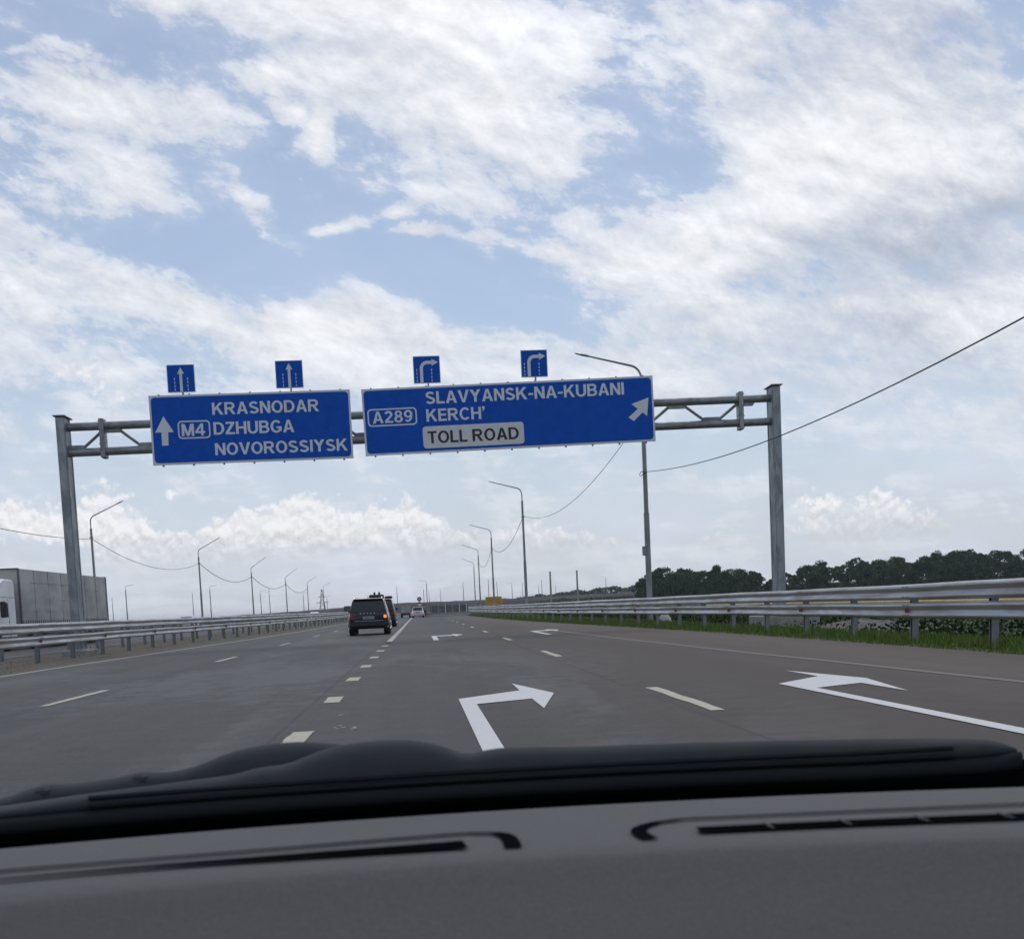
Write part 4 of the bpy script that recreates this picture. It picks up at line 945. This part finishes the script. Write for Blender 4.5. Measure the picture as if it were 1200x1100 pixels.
skin_chain('jacket', [(0, 0, .90), (0, 0, 1.18), (0, 0, 1.42), (.20, 0, 1.41), (.27, .02, 1.14), (.255, .16, .97), (-.20, 0, 1.41), (-.27, 0, 1.13), (-.255, .055, .92)], [(0, 1), (1, 2), (2, 3), (3, 4), (4, 5), (2, 6), (6, 7), (7, 8)], [.18, .175, .165, .09, .066, .052, .09, .066, .052], teal_m, pw)
skin_chain('trousers', [(0, 0, .90), (.10, 0, .84), (.11, .05, .48), (.12, 0, .10), (-.10, 0, .84), (-.13, -.05, .48), (-.14, -.08, .10)], [(0, 1), (1, 2), (2, 3), (0, 4), (4, 5), (5, 6)], [.165, .115, .085, .07, .115, .085, .07], cloth_dark, pw)
MB().loft([[(r_ * math.cos(2 * math.pi * j / 12), .015 + r_ * 1.1 * math.sin(2 * math.pi * j / 12), z) for j in range(12)] for z, r_ in ((1.62, .10), (1.70, .108), (1.77, .085), (1.80, .03))]).build('hair', fabric_hair, pw, smooth=True)
# retaining wall with pale posts beyond the bend
rw = empty('retaining_wall', (2.1, 240, -.3), R(0), 'grey panelled wall with pale posts beyond the road end', 'wall')
MB().cbox((3.9, 0, 1.0), (7.8, .3, 2.0), .02).build('panel', mat('grey wall panel', (.15, .155, .16), .8, var=.35, vscale=1.2), rw)
for i in range(6):
    MB().cbox((.3 + i * 1.45, -.22, 1.1), (.16, .12, 2.2), .01).build('post', white_plastic if i in (2, 4, 5) else concrete, rw)
MB().cbox((3.9, 0, 2.06), (8.0, .5, .12), .02).build('coping', concrete, rw)
# ------------------------------------------------------------------ gas pipe, mound, boulder
gp_ = empty('gas_pipe', (15.2, 18, 0), label='thin yellow gas pipe running behind the right guardrail', cat='pipe')
MB().tube([(0, 0, .60), (0, 20, .60), (-.1, 34, .60), (-.1, 42, .58)], .05, 8).build('pipe', yellow_pipe, gp_, smooth=True)
for yy in (2, 10, 18, 26, 34): MB().tube([(0, yy, -.9), (0, yy, .56)], .035, 6).build('support', steel_dark, gp_)
def lump(name, loc, dims, m_, label, cat, seed, rough=.25):
    rnd = random.Random(seed); mb = MB(); rings = []; nr, ns = 9, 18
    for i in range(nr):
        f = i / (nr - 1); rr = math.sqrt(max(.002, 1 - f ** 1.7)); rings.append([(dims[0] * rr * math.cos(2 * math.pi * j / ns) * rnd.uniform(1 - rough, 1 + rough * .4), dims[1] * rr * math.sin(2 * math.pi * j / ns) * rnd.uniform(1 - rough, 1 + rough * .4), dims[2] * f * rnd.uniform(.88, 1.1)) for j in range(ns)])
    mb.loft(rings); o = mb.build(name, m_, loc=loc, smooth=True, auto=50); return tag(o, label, cat)
gravel_m = mat('grey dug soil', (.17, .16, .15), .95, var=.45, vscale=3, bump=.8, bscale=14)
lump('soil_mound', (14.6, 37.5, -.7), (1.9, 2.6, .78), gravel_m, 'grey mound of dug soil right of the gantry footing', 'mound', 5, .18)
lump('soil_mound', (16.9, 38.5, -.8), (2.2, 2.2, .62), gravel_m, 'low soil mound further right behind the guardrail posts', 'mound', 9, .18)
lump('boulder', (10.95, 51.2, -.2), (.36, .3, .62), mat('pale limestone', (.5, .5, .49), .8, var=.25, bump=.3, bscale=8), 'pale boulder at the foot of the nearest right lamp post', 'boulder', 3, .12)
# ------------------------------------------------------------------ vegetation
import numpy as np
def leaf_mat(name, a, b, c):
    mt = bpy.data.materials.new(name); mt.use_nodes = True; t = mt.node_tree; bs = t.nodes['Principled BSDF']
    co = t.nodes.new('ShaderNodeTexCoord'); geo = t.nodes.new('ShaderNodeNewGeometry')
    n1 = NOISE(co.outputs['Object'], .55, 3, .6, 0, t)
    k1 = MIX(geo.outputs['Random Per Island'], a, b, t)
    t.links.new(MIX(STEP(n1, .42, .66, t), k1, c, t), bs.inputs['Base Color']); bs.inputs['Roughness'].default_value = .65
    bs.inputs['Specular IOR Level'].default_value = .12
    return mt
leaf_dark = leaf_mat('dark oak leaves', (.028, .068, .018), (.058, .115, .028), (.036, .080, .026))
leaf_far = leaf_mat('haze tinted far leaves', (.045, .075, .055), (.065, .095, .065), (.05, .085, .06))  # paler and bluer: distance haze mixed into the leaf colour
bark = mat('grey brown bark', (.07, .055, .045), .9, var=.3, vscale=6, stretch=(1, 1, .3), bump=.5, bscale=20)
def fast_mesh(name, verts, nper, m_, parent=None, loc=None):
    nv = len(verts); nf = nv // nper; me = bpy.data.meshes.new(name)
    me.vertices.add(nv); me.vertices.foreach_set('co', np.asarray(verts, np.float32).ravel())
    me.loops.add(nv); me.loops.foreach_set('vertex_index', np.arange(nv, dtype=np.int32))
    me.polygons.add(nf); me.polygons.foreach_set('loop_start', np.arange(0, nv, nper, dtype=np.int32))
    try: me.polygons.foreach_set('loop_total', np.full(nf, nper, np.int32))
    except Exception: pass
    me.materials.append(m_); me.update(calc_edges=True); me.validate()
    o = bpy.data.objects.new(name, me); COL.objects.link(o)
    if parent: o.parent = parent
    if loc: o.location = loc
    return o
def leaves(centers, size, rng, flat=.0):
    n_ = len(centers); u = rng.normal(size=(n_, 3)); u /= np.linalg.norm(u, axis=1)[:, None]
    w = rng.normal(size=(n_, 3)); w[:, 2] *= 1 - flat; v = np.cross(u, w); v /= np.linalg.norm(v, axis=1)[:, None]
    s = size * rng.uniform(.55, 1.3, (n_, 1)); q = np.stack([centers - u * s, centers - v * s * .6, centers + u * s, centers + v * s * .6], 1)
    return q.reshape(-1, 3)
def tree(h, wd, seed, m_, nclump, nleaf, leaf, name='broadleaf_tree', crown0=.14):
    rng = np.random.default_rng(seed); root = empty(name)
    tr = MB(); tr.tube([(0, 0, -.2), (.05, .02, h * .25), (rng.normal() * .2, rng.normal() * .2, h * .6), (rng.normal() * .3, 0, h * .85)], [h * .022, h * .016, h * .010, h * .003], 7)
    for _ in range(6):
        z = h * rng.uniform(.22, .6); a = rng.uniform(0, 6.28); L = wd * rng.uniform(.5, .85)
        tr.tube([(0, 0, z), (L * .5 * math.cos(a), L * .5 * math.sin(a), z + h * .12), (L * math.cos(a), L * math.sin(a), z + h * .2)], [h * .009, h * .006, h * .002], 5)
    tr.build('trunk', bark, root)
    C = []
    for i in range(nclump):
        z = rng.uniform(crown0, .97); a = rng.uniform(0, 6.28)
        prof = wd * (math.sin(math.pi * min(1, (z - crown0 + .12) / (1.12 - crown0))) ** .65)
        r_ = prof * math.sqrt(rng.uniform(.05, 1)); c = np.array([r_ * math.cos(a), r_ * math.sin(a), z * h])
        rc = wd * rng.uniform(.16, .36); d = rng.normal(size=(nleaf, 3)); d /= np.linalg.norm(d, axis=1)[:, None]
        C.append(c + d * (rc * rng.uniform(.55, 1.05, (nleaf, 1))) * np.array([1, 1, .78]))
    fast_mesh('crown', leaves(np.concatenate(C), leaf, rng), 4, m_, root)
    return root
protos = [tree(10.6, 4.3, 11, leaf_dark, 40, 110, .31), tree(9.6, 3.9, 12, leaf_dark, 36, 110, .31), tree(11.2, 3.5, 13, leaf_dark, 36, 110, .31, crown0=.2), tree(9.0, 4.6, 14, leaf_dark, 40, 110, .32), tree(7.4, 3.2, 15, leaf_dark, 30, 100, .30), tree(10.2, 5.0, 16, leaf_dark, 44, 110, .32)]
PH = [10.6, 9.6, 11.2, 9.0, 7.4, 10.2]
# height of the tree line over x at 400 m
TL = [(76, 7.6), (80, 10.8), (85, 11.3), (92, 10.2), (98, 11.2), (106, 11.2), (113, 9.2), (121, 8.0), (129, 6.4), (135, 8.8), (142, 10.8), (150, 11.2), (160, 11.9), (170, 12.9), (178, 13.2), (190, 13.2), (205, 13.0), (215, 13.0), (228, 13.4), (245, 13.5)]
rnd = random.Random(3); k_ = 0
GT = 'dark trees in the tree line behind the right guardrail'
first_done = set()
def put_tree(x, y, h, label, group, gz=-1.):
    global k_
    i = rnd.randrange(len(protos)); p = protos[i]
    if i in first_done: o = copy_tree(p)
    else: o = p; first_done.add(i)
    s_ = h / PH[i]; o.location = (x, y, gz); o.scale = (s_ * rnd.uniform(.9, 1.15), s_ * rnd.uniform(.9, 1.15), s_); o.rotation_euler = (0, 0, rnd.uniform(0, 6.28))
    tag(o, label, 'tree', group); k_ += 1
x = 77.5; row = 0
while x < 246:
    h = lerp_path([(hh, xx) for xx, hh in TL], x) + .45 - (.9 if x > 160 else 0)
    put_tree(x, 400 + rnd.uniform(-6, 6), h * rnd.uniform(.88, 1.08), 'dark green broadleaf tree in the dense tree line beyond the right guardrail' if 84 < x else 'dark tree at the left end of the tree line, beside the lamp post', GT)
    if rnd.random() < .75: put_tree(x + rnd.uniform(1, 4), 412 + rnd.uniform(0, 10), h * rnd.uniform(.78, 1.0), 'dark green broadleaf tree in the dense tree line beyond the right guardrail', GT)
    x += rnd.uniform(3.2, 5.4)
# far hedge and woods that read as one mass
rng = np.random.default_rng(5)
def mass(x0, x1, y, hfun, n_, size, m_, name, label, cat):
    xs_ = rng.uniform(x0, x1, n_); hs = np.array([hfun(v) for v in xs_]); zs = -1 + (hs + 1) * np.sqrt(rng.uniform(0, 1, n_)) * (.92 + .09 * np.sin(xs_ * .35) * np.sin(xs_ * .11 + 1))
    C = np.stack([xs_, y + rng.uniform(0, 14, n_), zs], 1)
    return tag(fast_mesh(name, leaves(C, size, rng), 4, m_), label, cat, kind='stuff')
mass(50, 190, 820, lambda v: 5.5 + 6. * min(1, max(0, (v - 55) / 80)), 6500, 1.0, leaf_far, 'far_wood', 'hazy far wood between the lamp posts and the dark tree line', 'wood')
mass(38, 330, 476, lambda v: 1.9 + min(1.2, (v - 38) * .03) + .35 * math.sin(v * .13), 15000, .42, leaf_dark, 'dark_hedge', 'dark low hedge along the far field behind the guardrail', 'hedge')
# long earth bank with a ramp ahead
bank_m = mat('dry brown bank', (.078, .064, .060), .95, var=.4, col2=(.062, .064, .066), vscale=.12, bump=.5, bscale=1.5)
mb = MB(); BX = [(-230, .9), (-120, 1.6), (-80, 2.2), (-55, 2.7), (-33, 3.4), (-19, 4.1), (-5, 4.3), (8, 4.1), (30, 3.9), (60, 4.2), (120, 4.6), (260, 4.6)]
rings = []
for i in range(197):
    x = -230 + i * 2.5; z = lerp_path([(b_, a_) for a_, b_ in BX], x) + random.uniform(-.12, .12)
    rings.append([(x, 492, -1.2), (x, 498.5, z * .7), (x, 502, z), (x, 512, z), (x, 520, -1.2)])
mb.loft(rings); tag(mb.build('earth_bank', bank_m), kind='structure')
# barrier and noise panels along the bank's foot
nbk = empty('noise_fence', (-95, 470, -.9), label='long low grey fence at the foot of the bank on the left', cat='fence')
MB().cbox((31, 0, 1.35), (62, .2, 2.7), .02).build('panel', mat('grey fence panel', (.13, .135, .145), .8, var=.3, vscale=.3), nbk)
first = None
for i in range(14):
    if first is None: first = MB().cbox((0, -.18, 1.45), (.22, .16, 2.9), .02).build('post', concrete, nbk); po = first
    else: po = first.copy(); COL.objects.link(po); po.parent = nbk
    po.location = (.5 + i * 4.7, 0, 0)
# verge grass: real blades from the asphalt edge to behind the rail
N_ = 60000
yy = 10 + 150 * rng.uniform(0, 1, N_) ** 2.1; e = np.array([lerp_path(EDGE_R, v) for v in yy])
xx = e + .02 + (2.9 + yy * .006) * rng.uniform(0, 1, N_) ** .85 - .15 * rng.uniform(0, 1, N_) * (rng.uniform(0, 1, N_) < .2)
cl = .5 + .5 * np.sin(xx * 2.1 + 1.3 * np.sin(yy * .8)) * np.sin(yy * 1.7 + np.sin(xx * 1.9))
keep = rng.uniform(0, 1, N_) < (.45 + .55 * cl); xx, yy, cl = xx[keep], yy[keep], cl[keep]; n_ = len(xx)
dist = xx - np.array([lerp_path(EDGE_R, v) for v in yy])
hh = .72 * (.05 + .13 * np.clip(dist / .8, 0, 1) + .08 * cl) * rng.uniform(.5, 1.35, n_) * (1 + np.clip(yy - 40, 0, 100) * .004)
ang = rng.uniform(0, 6.28, n_); wb = .010 + yy * .00028; lean = rng.normal(0, .35, (n_, 2)) * hh[:, None]
gz = np.where(xx < 10.6, -.02, -.04 - (xx - 10.6) * .14) - .01
b0 = np.stack([xx - np.cos(ang) * wb, yy - np.sin(ang) * wb, gz], 1); b1 = np.stack([xx + np.cos(ang) * wb, yy + np.sin(ang) * wb, gz], 1)
tp_ = np.stack([xx + lean[:, 0], yy + lean[:, 1], gz + hh], 1)
grass_m = leaf_mat('verge grass', (.085, .165, .022), (.15, .225, .040), (.14, .175, .05))
tag(fast_mesh('grass', np.stack([b0, b1, tp_], 1).reshape(-1, 3), 3, grass_m), 'bright green grass along the verge under the right guardrail', 'grass', kind='stuff')
# tall dark weeds behind the rail
N_ = 80000
yy = 12 + 120 * rng.uniform(0, 1, N_) ** 1.7; xx = 12.0 + rng.uniform(0, 1, N_) ** 1.3 * (9 + yy * .07)
cl = np.sin(xx * 1.3 + yy * .5) * np.sin(yy * .33 + 2) ; gap = np.exp(-((yy - 38) / 6.0) ** 2) * .95
keep = rng.uniform(0, 1, N_) < (.55 + .45 * cl) * (1 - gap); xx, yy, cl = xx[keep], yy[keep], cl[keep]
zz_ = -.55 + (.35 + .42 * (cl + 1) * .5) * rng.uniform(0, 1, len(xx)) ** .7
weed_m = leaf_mat('dark weeds', (.013, .032, .008), (.030, .058, .014), (.034, .050, .016))
tag(fast_mesh('weeds', leaves(np.stack([xx, yy, zz_], 1), .07, rng), 4, weed_m), 'dark tangled weeds behind the right guardrail', 'weeds', kind='stuff')
# sparse weeds and small stones in the median
N_ = 5000
yy = 24 + 110 * rng.uniform(0, 1, N_) ** 1.6; xx = -14.6 + 4.3 * rng.uniform(0, 1, N_)
keep = (np.sin(xx * 2.3) * np.sin(yy * .7) > .25) | (rng.uniform(0, 1, N_) < .15); xx, yy = xx[keep], yy[keep]
tag(fast_mesh('median_gravel', leaves(np.stack([xx, yy, np.full(len(xx), -.012)], 1), .020, rng, .3), 4, mat('median stones', (.20, .185, .165), .9, var=.4, vscale=9)), 'loose gravel and crumbs of soil on the median', 'gravel', kind='stuff')

# ------------------------------------------------------------------ our own car: dashboard, wipers, bonnet
oc = empty('car', (.35, 0, 0), label='grey dashboard and parked dark wipers of the car the photographer rides in', cat='car')
dash_m = mat('grained grey dashboard vinyl', (.091, .088, .092), .74, var=.10, vscale=600, bump=.10, bscale=420, spec=.25)
vent_m = mat('painted vent slot shade', (.004, .004, .005), 1., spec=0.)  # flat ribbon colour, near black to paint the shade inside the slots
groove_m = mat('painted groove shade', (.006, .006, .008), 1., spec=0.)  # shade of the grooves painted as dark strips on the dash top
frit_shade_m = mat('black windscreen border and shade', (.0015, .0015, .002), 1., spec=0.)
wiper_m = mat('dark wiper arm paint', (.072, .078, .084), .9, spec=.08, var=.15, vscale=9)
blade_m = mat('black wiper rubber', (.022, .025, .028), .9, spec=.08)
cowl_m = mat('black cowl plastic', (.004, .004, .005), 1., spec=0.)
OX = -.35
def yfar(x): d = min(abs(x - .06), .8); return .885 - .55 * d * d
def ycre(x): d = min(abs(x - .04), .8); return .572 - .75 * d * d
def zt(y): return .92 + (.9 - y) * .1
xs_ = [-.62 + i * .02 for i in range(97)]
prof_face = [(-.004, -.0015), (-.012, -.0065), (-.040, -.023), (-.07, -.036), (-.10, -.058), (-.13, -.09), (-.15, -.32)]
mb = MB(); rows = []
for x in xs_:
    yf, yc = yfar(x), ycre(x); r_ = [(x + OX, yf + .03, zt(yf) - .05), (x + OX, yf + .006, zt(yf) - .006)]
    for i in range(9):
        y = yf + (yc - yf) * i / 8; r_.append((x + OX, y, zt(y) + .0025 * math.sin(math.pi * i / 8)))
    zc = zt(yc)
    for dy, dz in prof_face: r_.append((x + OX, yc + dy, zc + dz))
    rows.append(r_)
n_ = len(rows[0]); mb.add([p for r_ in rows for p in r_], [(i * n_ + j, i * n_ + j + 1, (i + 1) * n_ + j + 1, (i + 1) * n_ + j) for i in range(len(rows) - 1) for j in range(n_ - 1)])
db_ = mb.build('dashboard', dash_m, oc, smooth=True, auto=60)
def ztop(x, y):
    yf, yc = yfar(x), ycre(x); t = max(0, min(1, (y - yf) / (yc - yf))); return zt(y) + .0025 * math.sin(math.pi * t)
def on_dash(pts, lift=.0): return [(x + OX, y, ztop(x, y) + lift) for x, y in pts]
def sm(pts, step=.012): return [(v.x, v.y) for v in smooth_path(pts, step)]
LV = sm([(-.42, .565), (-.33, .604), (-.233, .635), (-.101, .661), (-.02, .678), (.022, .684), (.038, .675), (.0435, .65), (.043, .605)])
RV = sm([(.117, .604), (.116, .63), (.121, .655), (.135, .678), (.152, .688), (.20, .681), (.254, .671), (.352, .650), (.45, .622), (.55, .585)])
def ribbon(pts, w_, lift, m_, nm, parent):
    mb = MB(); P = [Vector((x, y)) for x, y in pts]; vs = []
    for i, p in enumerate(P):
        nn = norm2(P, i); ww = w_ if not callable(w_) else w_(i / (len(P) - 1))
        for s_ in (-1, 1): q = p + nn * ww * s_; vs.append((q.x + OX, q.y, ztop(q.x, q.y) + lift))
    mb.add(vs, [(2 * i, 2 * i + 1, 2 * i + 3, 2 * i + 2) for i in range(len(P) - 1)])
    return mb.build(nm, m_, parent)
ribbon(LV, lambda t: .0036 + .0012 * t ** 3, .0014, groove_m, 'vent_groove', db_); ribbon(RV, lambda t: .0042 + .0004 * max(0, 1 - t * 4), .0014, groove_m, 'vent_groove', db_)
LS = sm([(-.30, .570), (-.21, .597), (-.145, .612), (-.06, .622), (.018, .628)])
RS = sm([(.148, .625), (.19, .619), (.254, .607), (.328, .588), (.41, .562), (.5, .525)])
lv = ribbon(LS, lambda t: .002 + .014 * t ** 1.6, .0018, vent_m, 'defroster_vent', db_); rv = ribbon(RS, .0120, .0018, vent_m, 'defroster_vent', db_)
for xq in (.187, .228, .268, .31, .352):
    yq = lerp_path([(y, x) for x, y in RS], xq); MB().cbox((xq + OX, yq, ztop(xq, yq) + .002), (.0014, .021, .0010), .0003).build('vent_fin', dash_m, rv)
# soft lip of the near side of each vent
# black border strip and cowl beyond the dashboard, the shadow there painted into its black
mb = MB(); vs = []
for x in xs_:
    yf = yfar(x); vs += [(x + OX, yf + .004, zt(yf) - .010), (x + OX, yf + .06, .893), (x + OX, yf + .18, .890), (x + OX, yf + .36, .904)]
mb.add(vs, [(i * 4 + j, i * 4 + j + 1, (i + 1) * 4 + j + 1, (i + 1) * 4 + j) for i in range(len(xs_) - 1) for j in range(3)])
mb.build('windscreen_border', [frit_shade_m], oc)
def yw(x): return 1.1 - .4 * (x - .06) ** 2
def slab(top, bot, y_off, thick, m_, nm, parent, step=.012):
    """rounded bar whose upper and lower edges run through the given (x, z) stations"""
    x0, x1 = max(top[0][0], bot[0][0]), min(top[-1][0], bot[-1][0]); nseg = int((x1 - x0) / step); rings = []
    T = [(z, x) for x, z in top]; B = [(z, x) for x, z in bot]
    for i in range(nseg + 1):
        x = x0 + (x1 - x0) * i / nseg; a, b = lerp_path(B, x), lerp_path(T, x)
        # soften the outline a little along its length
        b = (b + lerp_path(T, max(x0, x - .008)) + lerp_path(T, min(x1, x + .008))) / 3
        hz_ = max(.001, (b - a) / 2); czz = (a + b) / 2; y = yw(x) + y_off; kx = min(1., (min(x - x0, x1 - x) + .004) / .02)
        rings.append([(x + OX, y + thick * kx * math.cos(t) * .9, czz + hz_ * (abs(math.sin(t)) ** .8) * (1 if math.sin(t) >= 0 else -1)) for t in [2 * math.pi * j / 16 for j in range(16)]])
    return MB().loft(rings).build(nm, m_, parent, smooth=True, auto=70)
TOP = [(-.62, .921), (-.47, .9243), (-.411, .9258), (-.373, .9265), (-.306, .9301), (-.235, .9331), (-.175, .9361), (-.16, .9412), (-.137, .9408), (-.125, .9432), (-.105, .9512), (-.081, .9562), (-.049, .9586), (-.016, .9570), (.012, .9510), (.034, .9395), (.040, .9385), (.048, .9412), (.065, .9441), (.110, .9428), (.164, .9410), (.325, .9396), (.474, .9382), (.506, .9375), (.526, .935), (.537, .926)]
BOT = [(-.62, .904), (-.472, .9035), (-.375, .9022), (-.237, .9000), (-.084, .8978), (.079, .8972), (.244, .8978), (.401, .9002), (.506, .905), (.537, .910)]
MID = [(x, z + .014) for x, z in BOT]
w1 = slab(TOP, MID, 0, .016, wiper_m, 'wiper', oc)
slab([(x, z + .0165) for x, z in BOT], BOT, -.010, .013, blade_m, 'wiper_blade', w1)
rd = MB()
for dz, ro in ((.020, -.016), (.027, -.015)):
    rd.tube([(x + OX, yw(x) + ro, lerp_path([(z, q) for q, z in BOT], x) + dz) for x in [-.3 + i * .03 for i in range(27)]], .0022, 6)
rd.build('blade_spine', blade_m, w1)
TB = [(-.62, .921), (-.478, .9235), (-.415, .9250), (-.389, .9255), (-.375, .9298), (-.357, .9362), (-.35, .9365), (-.34, .9338), (-.300, .9350), (-.284, .9362), (-.278, .9400), (-.264, .9395), (-.258, .9358), (-.235, .9375), (-.222, .9395), (-.205, .946), (-.19, .9515), (-.158, .9560), (-.125, .9564), (-.084, .9509), (-.043, .937)]
BB = [(-.62, .905), (-.043, .915)]
w2 = slab(TB, BB, .055, .014, wiper_m, 'wiper', oc)
for xq, zq in ((-.354, .9295), (-.272, .9335)): MB().cbox((xq + OX, yw(xq) + .053, zq), (.015, .02, .010), .003).build('wiper_clip', wiper_m, w2)
# bonnet, front and wheels (below the line of sight, so that the car stands on the road)
mb = MB(); rings = []
for y, z, w_ in ((1.22, .815, .80), (1.5, .785, .82), (2.0, .72, .82), (2.35, .64, .78), (2.5, .55, .74), (2.54, .42, .72), (2.5, .26, .70)):
    rings.append([(-w_, y, z - .06), (-w_ * .9, y, z - .01), (-w_ * .4, y, z + .004), (w_ * .4, y, z + .004), (w_ * .9, y, z - .01), (w_, y, z - .06)])
mb.loft(rings, cap=False, closed=False); mb.build('bonnet', black_paint, oc, smooth=True)
for sx in (-1, 1): MB().box((sx * .80, 1.55, .46), (.08, 1.7, .40)).build('front_wing', black_paint, oc)
for sx in (-1, 1): wheel(oc, sx * .70, 1.75, .31, .2)

# ------------------------------------------------------------------ haze: one even box of air round the camera and the whole ground
hz = MB().box((0, 3000, 6.6), (10400, 7200, 17.6)); hm = bpy.data.materials.new('pale haze'); hm.use_nodes = True; t = hm.node_tree; t.nodes.clear()
pv = t.nodes.new('ShaderNodeVolumePrincipled'); pv.inputs['Color'].default_value = (.86, .92, 1, 1); pv.inputs['Density'].default_value = .00015
out = t.nodes.new('ShaderNodeOutputMaterial'); t.links.new(pv.outputs[0], out.inputs['Volume'])
tag(hz.build('haze', hm), 'thin pale summer haze over the whole scene', 'haze', kind='stuff')
